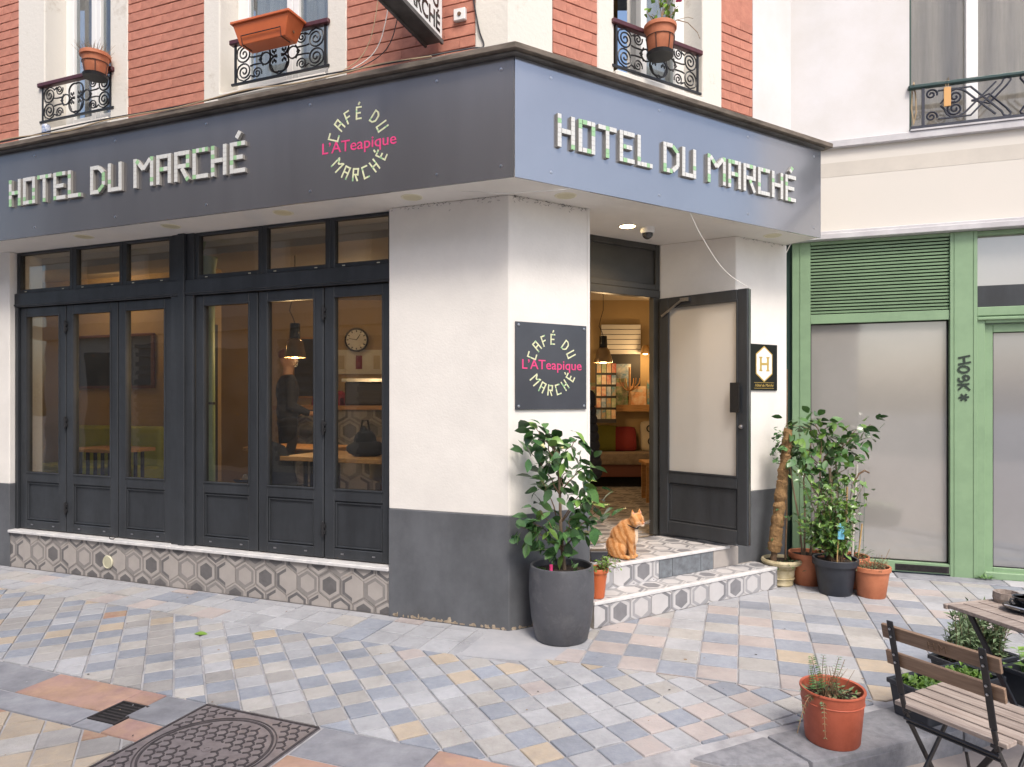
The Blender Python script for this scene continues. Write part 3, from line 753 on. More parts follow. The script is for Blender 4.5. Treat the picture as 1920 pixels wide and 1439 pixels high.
# ---- folding glazed doors on the café front
DO = -.075     # plane of the doors
piece('base_wall', MB(ML).box(.899, 4.828, -.28, -.012, -.05, .305), 'grout')
hex_field(bd, wallM(ML, -.012), .899, 4.828, .0, .300, .192, HX, rot=PI/2, off=(.05, .155), name='hexagon_tile')
for a, b in ((.894, 2.93), (2.934, 4.832)): piece('door_sill', MB(ML).box(a, b, -.2, .018, .3055, .330), 'marble', bevel=.004)
def ring(mb, a, b, z0, z1, w, y0, y1, wb=None, wt=None):
    wb = wb or w; wt = wt or w
    mb.box(a, a+w, y0, y1, z0, z1); mb.box(b-w, b, y0, y1, z0, z1); mb.box(a+w, b-w, y0, y1, z0, z0+wb); mb.box(a+w, b-w, y0, y1, z1-wt, z1)
fr = MB(ML)
fr.box(.90, 4.828, DO-.07, DO+.035, 2.335, 2.46); fr.box(.90, 4.828, DO-.07, DO+.043, 2.348, 2.362)
fr.box(2.72, 2.955, DO-.08, DO+.03, .331, 2.335); fr.box(2.80, 2.87, DO-.08, DO+.045, .331, 2.834)
fr.box(.90, .925, DO-.07, DO+.03, .331, 2.335); fr.box(4.79, 4.828, DO-.07, DO+.03, .331, 2.335)
fr.box(2.72, 2.80, DO-.07, DO+.02, 2.46, 2.834); fr.box(2.87, 2.955, DO-.07, DO+.02, 2.46, 2.834)
piece('front_frame', fr, 'anthracite', bevel=.004)
for a, b in ((.90, 1.485), (1.487, 2.09), (2.092, 2.718), (2.957, 3.565), (3.567, 4.19), (4.192, 4.788)):
    d = MB(ML); ring(d, a+.004, b-.004, .338, 2.33, .086, DO-.045, DO+.01, wb=.075, wt=.08)
    d.box(a+.09, b-.09, DO-.045, DO+.01, .76, .848)
    dr = d.build('folding_door', 'anthracite', bd, bevel=.005)
    MB(ML).box(a+.088, b-.088, DO-.02, DO-.012, .846, 2.252).build('pane', 'glass', dr)
    p = MB(ML); p.box(a+.086, b-.086, DO-.035, DO-.008, .41, .762); ring(p, a+.094, b-.094, .42, .752, .012, DO-.01, DO+.004); p.build('lower_panel', 'anthracite', dr, bevel=.003)
    bd_ = MB(ML); ring(bd_, a+.078, b-.078, .838, 2.26, .013, DO+.009, DO+.016); bd_.build('glazing_bead', 'anthracite', dr, bevel=.002)
    for x in (a+.16, b-.16): MB(ML).box(x-.012, x+.012, DO+.009, DO+.013, .372, .382).build('drain_cap', 'screw', dr)
for u in (1.486, 4.191):
    for z in (.55, 1.30, 2.14):
        hk = MB(ML); hk.tube([(u, DO+.022, z-.055), (u, DO+.022, z+.055)], .011, 8); hk.box(u-.02, u+.02, DO+.008, DO+.024, z-.035, z-.008); hk.box(u-.02, u+.02, DO+.008, DO+.024, z+.008, z+.035)
        hk.build('hinge', 'iron', bd, bevel=.002)
for a, b in ((.90, 1.432), (1.434, 2.048), (2.05, 2.72), (2.955, 3.51), (3.512, 4.105), (4.107, 4.828)):
    d = MB(ML); ring(d, a, b, 2.462, 2.833, .040, DO-.04, DO+.012, wb=.035, wt=.022)
    tr = d.build('transom_window', 'anthracite', bd, bevel=.004)
    MB(ML).box(a+.04, b-.04, DO-.02, DO-.014, 2.497, 2.811).build('pane', 'glass', tr)
    for x in (a+.12, b-.12): MB(ML).box(x-.012, x+.012, DO+.011, DO+.014, 2.474, 2.480).build('drain_cap', 'light_ring', tr)
# ---- entrance: recessed frame, blank transom, open door
DF = -.57
fr = MB(MR); fr.box(.665, .735, DF-.06, DF, ZF+.01, 2.38); fr.box(1.80, 1.868, DF-.06, DF, ZF+.01, 2.38); fr.box(.665, 1.868, DF-.06, DF+.008, 2.375, 2.44)
ring(fr, .665, 1.868, 2.44, 2.833, .05, DF-.06, DF+.004); piece('entrance_frame', fr, 'door_brown', bevel=.004)
piece('transom_panel', MB(MR).box(.715, 1.82, DF-.04, DF-.018, 2.485, 2.785), 'door_brown')
hv = Vector((1.862, -.545)); fv = Vector((2.041, .234)); dv = (fv-hv).normalized(); DLN = .80
pH = MR @ Vector((hv.x, hv.y, 0)); dw = (MR.to_3x3() @ Vector((dv.x, dv.y, 0))).normalized()
nw = Vector((-dw.y, dw.x, 0))
if nw.dot(Vector((-pH.x, -pH.y, 0))) < 0: nw = -nw
MD = frame(Vector((pH.x, pH.y, 0)), dw, nw)      # local: along the leaf, towards the street, up
d = MB(MD); ring(d, 0, DLN, .365, 2.365, .088, -.03, .03, wb=.11, wt=.09); d.box(.088, DLN-.088, -.03, .03, .80, .90)
ed = d.build('entrance_door', 'anthracite', bd, bevel=.005); 
MB(MD).box(.085, DLN-.085, -.008, .008, .895, 2.28).build('frosted_pane', 'frosted_door', ed)
b_ = MB(MD); ring(b_, .08, DLN-.08, .89, 2.285, .014, .028, .036); b_.build('glazing_bead', 'anthracite', ed, bevel=.002)
p = MB(MD); p.box(.085, DLN-.085, -.015, .012, .47, .81); ring(p, .10, DLN-.10, .485, .79, .01, .01, .016); p.build('lower_panel', 'anthracite', ed, bevel=.002)
hd = MB(MD); hd.box(DLN-.135, DLN-.055, .045, .058, 1.40, 1.635); hd.box(DLN-.075, DLN-.06, .03, .046, 1.43, 1.60); hd.build('handle', 'black_gloss', ed, bevel=.003)
MB(MD).lathe([(.016, 0), (.016, .012), (.01, .014), (.01, .03)], 14, M=T((DLN-.05, .03, 1.29)) @ RX(-PI/2)).build('lock', 'screw', ed, smooth=True)
MB(MD).box(DLN-.0005, DLN+.0022, -.012, .012, .37, 2.36).build('edge_strip', 'screw', ed)
ca = MB(MD); ca.bar((.03, .04, 2.21), (.24, .045, 2.335), .012, .018); ca.box(.22, .30, .03, .06, 2.315, 2.345); ca.build('door_closer', 'screw', ed)

# ================================================================ entrance steps
stp = thing('entrance_steps', 'two hexagon tiled entrance steps with white nosing below the open door', 'steps', Rxy(1.4, .1)+(0,))
ZL = .168
U0, U1 = .50, 2.345
MB(MR).box(U0, U1, -.05, .25, -.05, ZL-.006).build('lower_core', 'grout', stp)
MB(MR).box(.664, 2.04, -.60, .030, -.05, ZF-.006).build('upper_core', 'grout', stp)
piece_ = MB(MR).box(2.042, 2.163, -.3, .028, 0, ZF-.02).build('side_block', 'hex_light', stp, bevel=.004)
hex_field(stp, wallM(MR, .25), U0, U1, .0, ZL-.022, .19, HS, off=(.53, .075), name='riser_tile', seed=3)
hex_field(stp, floorM(MR, ZL-.006), U0, U1, .036, .228, .19, HS, off=(.55, .13), name='tread_tile', seed=1)
hex_field(stp, wallM(MR, .030), .664, 1.28, ZL, ZF-.02, .19, HS, off=(.75, .25), name='riser_tile', seed=5)
for a, b in ((1.284, 1.42), (1.424, 1.72), (1.724, 1.86)): MB(MR).box(a, b, .028, .036, ZL+.001, ZF-.022).build('slate_patch', 'patch_slate', stp, bevel=.002)
MB(MR).box(1.864, 2.04, .028, .036, ZL+.001, ZF-.022).build('riser_tile', 'hex_light', stp, bevel=.002)
MB(MR).box(U0-.002, U1+.003, .229, .262, ZL-.020, ZL+.003).build('nosing', 'marble', stp, bevel=.003)
MB(MR).box(.664, 2.044, .010, .044, ZF-.020, ZF+.003).build('nosing', 'marble', stp, bevel=.003)
MB(MR).box(.735, 1.80, DF-.02, DF+.012, ZF-.004, ZF+.006).build('threshold', 'screw', stp)
fl = MB().prism([Lxy(7.5, -.29), Lxy(.9, -.29), Lxy(.6, -.31), Rxy(.66, -.62), Rxy(2.7, -.62), (2.9, 9.8), (-6.6, 9.8)], ZF-.1, ZF-.004).build('floor', 'hex_mid'); tag(fl, kind='structure')
hex_field(stp, floorM(MR, ZF-.006), .664, 2.04, DF+.014, .009, .19, HS, off=(.66, -.02), name='landing_tile', seed=2)
hex_field(fl, floorM(MR, ZF-.0055), .6, 4.9, -3.6, DF-.022, .19, HX, off=(.66, -.02), name='floor_tile', seed=2,
          filt=lambda x, y: abs(x-(1.27+.864*(-y-.6))) < .80)
# ================================================================ neighbouring building with the green shop front
nb = thing('neighbour_building', 'white rendered neighbour building above a pale green shop front', 'building', Gxy(1.5, 0)+(0,))
def np_(name, mb, m, **k): return mb.build(name, m, nb, **k)
np_('wall', MB(MG).box(-.9, .975, -.3, .0, 3.80, 7.6), 'render_white')
np_('wall', MB(MG).box(.975, 2.75, -.3, -.001, 5.9, 7.6), 'render_white'); np_('wall', MB(MG).box(2.75, 5.2, -.3, .0, 3.80, 7.6), 'render_white')
np_('wall', MB(MG).box(-.3, 5.2, -.3, .003, 2.95, 3.735), 'render_cream')
np_('wall_band', MB(MG).box(.02, 5.1, .0, .0045, 3.487, 3.612), 'render_band')  # thin raised band, darker than the cream wall around it
np_('string_course', MB(MG).box(-.3, 5.2, -.28, .045, 3.735, 3.80), 'zinc_light', bevel=.006)
np_('fascia_ledge', MB(MG).box(-.02, 5.2, -.28, .10, 2.915, 2.965), 'zinc_light', bevel=.005)
np_('ledge_flashing', MB(MG).box(-.02, 5.2, -.28, .055, 2.966, 2.998), 'zinc_light', bevel=.005)
np_('dark_edge', MB(MG).box(-.05, .035, -.15, -.02, 0, 2.91), 'green_dark')
fr = MB(MG)
fr.box(.036, .19, -.1, .02, .0, 2.914); fr.box(.10, .104, .02, .026, .0, 2.914)
fr.box(1.272, 1.47, -.1, .035, .0, 2.914); fr.box(1.30, 1.305, .035, .04, 0, 2.914); fr.box(1.44, 1.446, .035, .04, 0, 2.914)
fr.box(.19, 1.272, -.1, .022, 2.18, 2.262); fr.box(.19, 1.272, -.1, .026, 2.885, 2.914); fr.box(.19, 1.272, -.1, .03, .02, .105)
np_('shop_frame', fr, 'green_paint', bevel=.004)
np_('louvre_back', MB(MG).box(.19, 1.272, -.09, -.06, 2.26, 2.89), 'black')
for i in range(21):
    z = 2.272+i*.0292
    MB(MG).add([(.192, -.045, z+.020), (1.270, -.045, z+.020), (1.270, .012, z), (.192, .012, z), (.192, -.045, z+.026), (1.270, -.045, z+.026), (1.270, .015, z+.017), (.192, .015, z+.017)],
               [(0, 1, 2, 3), (4, 7, 6, 5), (3, 2, 6, 7), (0, 4, 5, 1), (1, 5, 6, 2), (0, 3, 7, 4)]).build('louvre_slat', 'green_paint', nb)
np_('shop_window', MB(MG).box(.188, 1.274, -.05, -.03, .10, 2.183), 'frosted')
k = MB(MG); ring(k, .19, 1.272, .105, 2.18, .008, -.031, -.012); np_('glazing_seal', k, 'black')
g2 = MB(MG); g2.box(.86, 1.265, .028, .034, .03, .085); np_('vent_plate', g2, 'cast_dark')
for i in range(6): MB(MG).box(.875, 1.25, .034, .040, .034+i*.008, .038+i*.008).build('vent_slat', 'cast_dark', nb)
# door beside it, transom light above
fr = MB(MG); ring(fr, 1.471, 3.1, .0, 2.20, .06, -.09, .01); fr.box(1.471, 3.1, -.09, .02, 2.20, 2.275); fr.box(1.471, 3.1, -.09, .03, 2.165, 2.19); fr.box(1.471, 3.1, -.09, .012, 2.875, 2.914); fr.box(3.04, 5.2, -.09, .02, 0, 2.914)
np_('door_frame', fr, 'green_paint', bevel=.005)
d = MB(MG); ring(d, 1.533, 2.45, .012, 2.135, .065, -.085, -.03, wb=.085, wt=.07); dd = d.build('shop_door', 'green_paint', nb, bevel=.004)
MB(MG).box(1.596, 2.387, -.066, -.054, .095, 2.07).build('pane', 'frosted_blue', dd)
k = MB(MG); ring(k, 1.597, 2.386, .096, 2.068, .008, -.054, -.04); k.build('glazing_seal', 'black', dd)
d = MB(MG); ring(d, 2.452, 3.04, .012, 2.135, .065, -.085, -.03); dd = d.build('shop_door', 'green_paint', nb, bevel=.004); MB(MG).box(2.515, 2.98, -.066, -.054, .075, 2.07).build('pane', 'frosted_blue', dd)
tw = MB(MG).box(1.472, 3.04, -.06, -.045, 2.274, 2.876).build('transom_pane', 'frosted', nb)
MB(MG).box(1.478, 3.035, -.044, -.038, 2.282, 2.46).build('transom_shade', 'anthracite', nb)
# painted tag on the post
gr = thing('painted_tag', 'black painted graffiti tag running down the green post', 'graffiti', MG @ Vector((1.37, .037, 1.4)))
GM = face_frame(MG, 1.37, .0375, 1.62, False)
def stroke(mb, pts, w, M, z=0):
    for i in range(len(pts)-1):
        p, q = Vector(pts[i]), Vector(pts[i+1]); t = (q-p).normalized(); n = Vector((-t.y, t.x)); p = p-t*w*.3; q = q+t*w*.3
        mb.add([(p.x+n.x*w/2, p.y+n.y*w/2, z+i*1e-4), (q.x+n.x*w/2, q.y+n.y*w/2, z+i*1e-4), (q.x-n.x*w/2, q.y-n.y*w/2, z+i*1e-4), (p.x-n.x*w/2, p.y-n.y*w/2, z+i*1e-4)], [(0, 1, 2, 3)], 0, M)
def arc(cx, cy, rx, ry, a0, a1, n=10): return [(cx+rx*cos(a0+(a1-a0)*i/n), cy+ry*sin(a0+(a1-a0)*i/n)) for i in range(n+1)]
glyphs = {'H': [[(-.03, .215), (.035, .23)], [(-.03, .165), (.04, .18)], [(.0, .222), (.005, .172)]],
          'O': [arc(0, .125, .032, .024, 0, 2*PI, 14)],
          'S': [arc(.012, .058, .020, .018, -.5*PI, .8*PI)+arc(-.014, .05, .018, .02, .1*PI, -1.1*PI)],
          'K': [[(-.035, .005), (.03, .012)], [(.0, .008), (.035, -.035)], [(.0, .005), (-.03, -.03)]],
          'star': [[(-.028, -.095), (.028, -.09)], [(-.015, -.07), (.015, -.115)], [(.015, -.07), (-.015, -.115)]]}
for n, ss in glyphs.items():
    k = MB()
    for i, s_ in enumerate(ss): stroke(k, [(x*1.2, y*1.08) for x, y in s_], .016, GM, i*3e-4+.0035)
    k.build('letter' if n != 'star' else 'star', 'marker', gr, recalc=False)
# window behind the iron balcony
k = MB(MG); ring(k, .975, 2.75, 3.80, 5.9, .05, -.26, -.18); w2 = k.build('window', 'green_dark', nb)
k = MB(MG); k.box(1.44, 1.53, -.24, -.17, 3.85, 5.85); k.build('mullion', 'upvc', w2, bevel=.004)
MB(MG).box(1.025, 1.44, -.222, -.215, 3.85, 5.85).build('pane', 'glass_side', w2); MB(MG).box(1.53, 2.70, -.222, -.215, 3.85, 5.85).build('pane', 'glass_side', w2)
c = MB(MG); vs = []
for i in range(61):
    x = 1.0+1.75*i/60; y = -.36+.015*sin(i*1.1)+.02*sin(i*.31); vs += [(x, y, 3.80), (x, y, 5.9)]
c.add(vs, [(2*i, 2*i+2, 2*i+3, 2*i+1) for i in range(60)]); c.build('curtain', 'curtain_beige', w2, smooth=True, recalc=False)
MB(MG).box(.975, 2.75, -.17, .055, 3.8005, 3.815).build('balcony_sill', 'zinc_light', nb)
np_('roof', MB(MG).box(-.9, 5.2, -6, 0, 7.6, 7.8), 'zinc')
np_('side_wall', MB(MG).box(-.9, -.6, -6, -.301, 0, 7.6), 'render_white')

# ================================================================ ironwork
def spiral(cx, cz, r0, r1, a0, turns, n=22):
    return [(cx+(r0+(r1-r0)*i/n)*cos(a0+turns*2*PI*i/n), 0, cz+(r0+(r1-r0)*i/n)*sin(a0+turns*2*PI*i/n)) for i in range(n+1)]
def railing(w, h):
    """scrolled window guard, local x 0..w, z 0..h"""
    r = thing('window_guard', '', 'railing')
    hr = MB(); hr.box(-.035, w+.035, -.022, .028, h-.03, h+.008); hr.build('handrail', 'rail_red', r, world=False, bevel=.006)
    fb = MB(); fb.box(-.03, w+.03, -.008, .008, .0, .016); fb.box(0, .014, -.007, .007, .016, h-.03); fb.box(w-.014, w, -.007, .007, .016, h-.03); fb.build('bars', 'iron', r, world=False)
    t = .0062; H = h-.046; z0 = .016
    for s in (-1, 1):
        def X(x): return w/2+s*x
        def mir(p): return [(X(x), y, z) for x, y, z in p]
        hw = w/2-.014
        for top in (0, 1):
            def Z(z): return z0+(H-z if top else z)
            def mm(p): return [(X(x), y, Z(z)) for x, y, z in p]
            k = MB(); rb = H*.245
            k.tube(mm(spiral(hw-rb-.004, rb+.006, rb, .008, -PI*.15, 2.1, 34)), t, 5)
            k.tube(mm(spiral(hw-2*rb-.058, rb*.62+.004, rb*.62, .006, PI*1.1, -1.8, 26)), t*.9, 5)
            k.tube(mm([(hw-rb-.004+rb*cos(-PI*.15), 0, rb+.006+rb*sin(-PI*.15))]+[(hw-rb-.004+rb*1.0*cos(a), 0, rb+.006+rb*sin(a)) for a in (-.8, -1.57, -2.2, -2.6)]+[(hw-2*rb-.03, 0, .02), (hw-2*rb-.058+rb*.6, 0, rb*.4)]), t*.9, 5)
            k.tube(mm([(hw-rb*1.9, 0, rb*1.55), (hw-rb*2.35, 0, H*.40), (hw-rb*3.4, 0, H*.40), (hw-rb*3.6, 0, H*.33)]), t, 5)
            cx, cz, rr = .085, H*.30, H*.185
            k.tube(mm([(cx-.065+rr*1.25*cos(a), 0, cz+rr*1.2*sin(a)) for a in [(-PI*.62)+i*(PI*1.12)/12 for i in range(13)]]), t*1.15, 5)
            k.build('scroll', 'iron', r, world=False)
            lf = MB()
            for q in range(3): lf.ell((X(.045+.014*(q-1)), 0, Z(H*.36+.012*(1-abs(q-1)))), (.0085, .006, .014), nu=6, nv=4)
            lf.ell((X(hw-2*rb-.02), 0, Z(.03)), (.016, .006, .009), nu=6, nv=4)
            tag(lf.build('leaf_boss', 'iron', r, world=False), kind='stuff')
        k = MB(); k.tube(mir([(.0, 0, z0+.004), (.05, 0, z0+.03), (.065, 0, z0+H*.22), (.075, 0, z0+H*.3)]), t, 5)
        k.tube(mir([(.125+.045*cos(a), 0, z0+H/2+.045*sin(a)) for a in [i*PI/6 for i in range(13)]]), t, 5)
        lf2 = [(.165, .0), (.182, .0), (.173, .012), (.173, -.012)]
        for a, b in lf2: k.ell((X(a), 0, z0+H/2+b), (.011, .006, .007), nu=6, nv=4)
        k.build('scroll', 'iron', r, world=False)
    return r
g1 = railing(.835, .335)
tag(g1, 'black scrolled window guard holding the long empty orange trough', 'railing', 'window guards over the café')
def place(o, F, u, off, z, key): o.location = F @ Vector((u, off, z)); o.rotation_euler = (0, 0, ANG[key])
g2_ = copy_tree(g1); g3_ = copy_tree(g1)
place(g1, ML, 1.415, .005, 3.905, 'L')
place(g2_, ML, 3.555, .005, 3.93, 'L'); tag(g2_, 'black scrolled window guard at the leftmost window, round pot of dry stalks on it')
place(g3_, MR, .89, .005, 3.885, 'R'); tag(g3_, 'black scrolled window guard above the entrance, flowering pot hanging from its rail')
# neighbour's balcony rail: crossing bars with loops and scrolls
bl = thing('balcony_railing', 'blue black iron balcony railing with crossing bars on the white building', 'railing', MG @ Vector((.98, .02, 3.815)), ANG['G'])
W = 2.0
MB().box(-.02, W, -.024, .028, .352, .385).build('handrail', 'rail_green', bl, world=False, bevel=.008)
k = MB(); k.box(0, W, -.008, .008, .012, .034); k.box(.085, .105, -.01, .01, .03, .355); k.box(0, .085, -.005, .005, .012, .02); k.build('bars', 'iron_blue', bl, world=False)
def panel(x0, sgn):
    t = .0085
    def m(p): return [(x0+sgn*x, y, z) for x, y, z in p]
    k = MB()
    for f in (0, 1):
        Z = (lambda z: .365-.005-z) if f else (lambda z: z+.03)
        z = lambda q: Z(q)
        k.tube(m([(.10, 0, z(.045)), (.34, 0, z(.045)), (.56, 0, z(.28)), (.575, 0, z(.315)), (.60, 0, z(.325)), (.622, 0, z(.315)), (.625, 0, z(.30)), (.60, 0, z(.265))]), t, 5)
        k.tube(m([(.60, 0, z(.265)), (.47, 0, z(.125)), (.39, 0, z(.155)), (.345, 0, z(.165))]), t, 5)
        k.tube(m(spiral(.225, z(.115), .062, .008, PI*.5, 1.9, 28)), t, 5)
        k.tube(m([(.12, 0, z(.155)), (.15, 0, z(.12)), (.165, 0, z(.08)), (.20, 0, z(.05)), (.25, 0, z(.05)), (.30, 0, z(.075)), (.42, 0, z(.20)), (.52, 0, z(.30))]), t, 5)
        k.tube(m(spiral(.05, z(.07), .046, .006, -.3, 1.6, 22)), t, 5)
    k.build('scroll', 'iron_blue', bl, world=False)
panel(.105, 1); panel(1.42, -1); panel(1.42, 1)
rp_ = MB(); rp_.tube([(.02, .03, .39), (.015, .035, .2), (.03, .03, .06), (.05, .03, .16), (.045, .035, .33), (.03, .035, .39), (.025, 0, .41), (.02, -.03, .38)], .006, 6)
o = rp_.build('rope', 'cable_tan', None); o.location = bl.location; o.rotation_euler = bl.rotation_euler; tag(o, 'pale rope looped over the end of the blue black balcony rail', 'rope')
tg = thing('wooden_tag', 'small orange wooden tag tied to the balcony handrail', 'tag', MG @ Vector((1.25, .05, 4.08)), ANG['G'])
MB().box(-.026, .026, .004, .012, -.10, .062).build('tag_board', 'tag_wood', tg, world=False, bevel=.002)
MB().tube([(0, .01, .045), (-.012, .014, .08), (-.004, .012, .125), (.0, -.02, .13), (.012, .012, .11), (.006, .014, .07), (0, .013, .045)], .0035, 5).build('cord', 'cable_tan', tg, world=False)
# ================================================================ signs
GL = {'H': (4, [((.5, 0), (.5, 7)), ((3.5, 0), (3.5, 7)), ((1, 3.5), (3, 3.5))]),
      'O': (4, [((.5, 0), (.5, 7)), ((3.5, 0), (3.5, 7)), ((1, .5), (3, .5)), ((1, 6.5), (3, 6.5))]),
      'T': (4.4, [((2.2, 0), (2.2, 6)), ((0, 6.5), (4.4, 6.5))]),
      'E': (3.8, [((.5, 0), (.5, 7)), ((1, .5), (3.8, .5)), ((1, 3.5), (3.2, 3.5)), ((1, 6.5), (3.8, 6.5))]),
      'F': (3.8, [((.5, 0), (.5, 7)), ((1, 3.5), (3.2, 3.5)), ((1, 6.5), (3.8, 6.5))]),
      'L': (4, [((.5, 0), (.5, 7)), ((1, .5), (4, .5))]),
      'D': (4.5, [((.5, 0), (.5, 7)), ((1, .5), (2.6, .5)), ((1, 6.5), (2.6, 6.5)), ((2.6, 6.4), (4, 5.0)), ((4, 5.1), (4, 1.9)), ((4, 2.0), (2.6, .6))]),
      'U': (4.1, [((.5, 0), (.5, 7)), ((3.6, 0), (3.6, 7)), ((1, .5), (3.1, .5))]),
      'M': (5.6, [((.5, 0), (.5, 7)), ((5.1, 0), (5.1, 7)), ((.9, 6.5), (2.8, 4.2)), ((2.8, 4.2), (4.7, 6.5))]),
      'A': (4.1, [((.5, 0), (.5, 7)), ((3.6, 0), (3.6, 7)), ((1, 6.5), (3.1, 6.5)), ((1, 3.5), (3.1, 3.5))]),
      'R': (4.1, [((.5, 0), (.5, 7)), ((1, 6.5), (3.1, 6.5)), ((3.6, 7), (3.6, 3)), ((1, 3.5), (3.1, 3.5)), ((2.1, 3.0), (3.7, 0))]),
      'C': (4, [((.5, 0), (.5, 7)), ((1, .5), (4, .5)), ((1, 6.5), (4, 6.5))])}
GL['É'] = (3.8, GL['E'][1]+[((1.7, 7.8), (2.6, 9.2))])
def tile_letter(ch, M, t, sx, parent, depth=.022, name='letter', mats=('tile_white', 'tile_green', 'letter_back'), gfrac=.2, stroke=1.0):
    mb = MB(); W, ss = GL[ch]
    for si, (p, q) in enumerate(ss):
        p = Vector((p[0]*sx*t, p[1]*t)); q = Vector((q[0]*sx*t, q[1]*t)); d = q-p; n = max(1, round(d.length/t)); d.normalize(); nn = Vector((-d.y, d.x)); L = (q-p).length/n
        z1 = depth+si*.0004
        hw = t*stroke/2
        c = [p-nn*hw, q-nn*hw, q+nn*hw, p+nn*hw]
        mb.prism([tuple(x) for x in c], 0, z1-.003, 2, M)
        for i in range(n):
            a = p+d*(L*i+t*.03); b = p+d*(L*(i+1)-t*.03)
            c = [a-nn*(hw*.95), b-nn*(hw*.95), b+nn*(hw*.95), a+nn*(hw*.95)]
            mb.prism([tuple(x) for x in c], z1-.004, z1, 1 if random.random() < gfrac else 0, M)
    mb.build(name, list(mats), parent); return W*sx*t
def tile_word(txt, F, u, o, z, flip, t, parent, sx=1.17, gap=.8):
    x = 0
    for ch in txt:
        M = face_frame(F, u+(-x if flip else x), o, z, flip)
        x += tile_letter(ch, M, t, sx, parent)+gap*t
def round_logo(F, uc, o, zc, flip, r, h, parent):
    t = h/7
    def put(ch, ang, up):
        W = GL[ch][0]*.95*t; a = rad(ang)
        M = face_frame(F, uc, o, zc, flip)
        rot = a-PI/2 if up else a+PI/2
        M2 = M @ T((r*cos(a), r*sin(a), 0)) @ RZ(rot) @ T((-W/2, -h/2, 0))
        tile_letter(ch, M2, t, .95, parent, .0016, 'letter', ('logo_cream', 'tile_green', 'logo_cream'), .12, .85)
    for ch, a in zip('CAFÉ', (161, 136, 113, 89)): put(ch, a, True)
    for ch, a in zip('DU', (51, 26)): put(ch, a, True)
    for ch, a in zip('MARCHÉ', (217, 242, 264, 286, 308, 331)): put(ch, a, False)
    text_obj('lettering', "L’ATeapique", h*1.22, face_frame(F, uc, o+.0012, zc-h*.42, flip), 'logo_pink', parent, .0006, bold=.0005, sx=1.08)
OS = .325
def sign_box(F, a, b, m, th): return th
s1 = thing('fascia_sign', 'dark grey fascia sign with tiled HOTEL DU MARCHÉ letters and round café logo', 'sign', ML @ Vector((2.5, OS, 2.83)), 0, 'fascia signs')
e0 = corner(OS)
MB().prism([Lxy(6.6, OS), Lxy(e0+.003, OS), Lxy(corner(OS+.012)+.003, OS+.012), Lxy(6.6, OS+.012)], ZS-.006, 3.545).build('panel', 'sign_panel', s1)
tile_word('HOTEL', ML, 4.283, OS+.012, 3.088, True, .0312, s1); tile_word('DU', ML, 3.345, OS+.012, 3.088, True, .0312, s1); tile_word('MARCHÉ', ML, 2.89, OS+.012, 3.088, True, .0312, s1)
round_logo(ML, .922, OS+.0122, 3.168, True, .2, .086, s1)
s2 = thing('fascia_sign', 'glossy blue grey fascia sign with tiled HOTEL DU MARCHÉ letters over the entrance', 'sign', MR @ Vector((1.4, OS, 2.83)), 0, 'fascia signs')
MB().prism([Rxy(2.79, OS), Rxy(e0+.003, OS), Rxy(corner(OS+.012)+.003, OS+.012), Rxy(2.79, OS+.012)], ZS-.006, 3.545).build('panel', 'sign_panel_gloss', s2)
tile_word('HOTEL', MR, .131, OS+.012, 3.06, False, .0293, s2); tile_word('DU', MR, 1.014, OS+.012, 3.06, False, .0293, s2); tile_word('MARCHÉ', MR, 1.444, OS+.012, 3.06, False, .0293, s2)
for F, par, us in ((ML, s1, (-.08, .35, 1.3, 2.2, 3.1, 4.0)), (MR, s2, (.1, 1.0, 1.9, 2.7))):
    for u in us:
        for z in (2.90, 3.48):
            MB(F).lathe([(.009, 0), (.009, .002), (.0, .003)], 10, M=T((u, OS+.012, z)) @ RX(-PI/2)).build('screw', 'screw', par)
# plaque by the door
pq = thing('wall_plaque', 'square dark plaque with round café logo on the white corner pillar', 'sign', MR @ Vector((.333, .01, 1.43)))
MB(MR).box(.043, .623, .003, .014, 1.435, 2.012).build('plate', 'plaque', pq, bevel=.002)
round_logo(MR, .333, .0142, 1.735, False, .172, .074, pq)
for u in (.065, .60):
    for z in (1.458, 1.99): MB(MR).lathe([(.009, 0), (.009, .004), (.0, .006)], 10, M=T((u, .014, z)) @ RX(-PI/2)).build('screw', 'screw', pq)
# small black plaque with golden H
hp = thing('hotel_plaque', 'small black plaque with golden H hexagon behind the open door', 'sign', MR @ Vector((2.5, .01, 1.58)))
MB(MR).box(2.325, 2.668, .003, .012, 1.578, 1.965).build('plate', 'black_gloss', hp, bevel=.002)
HM = face_frame(MR, 2.497, .0122, 1.80, False)
def hexo(w, h): return [(-w, -h*.55), (0, -h), (w, -h*.55), (w, h*.55), (0, h), (-w, h*.55)]
MB(HM).prism(hexo(.105, .152), 0, .0012).build('hexagon', 'gold', hp); MB(HM).prism(hexo(.096, .14), .0012, .002).build('hexagon_inlay', 'white_paint', hp)
k = MB(HM); k.box(-.045, .045, -.009, .009, .002, .0034); 
for s in (-1, 1): k.box(s*.045-.011, s*.045+.011, -.06, .06, .002, .0036); k.box(s*.045-.02, s*.045+.02, .05, .06, .002, .0038); k.box(s*.045-.02, s*.045+.02, -.06, -.05, .002, .0038)
k.v = [tuple(v) for v in k.v]; k.build('emblem', 'gold', hp)
k = MB(HM); k.box(-.125, .125, -.158, -.155, .0, .001); k.box(-.125, .125, -.205, -.202, 0, .001); k.build('rule', 'gold', hp)
text_obj('lettering', 'Hôtel du Marché', .034, HM @ T((0, -.19, .0005)), 'gold', hp, .0005, shear=.3)
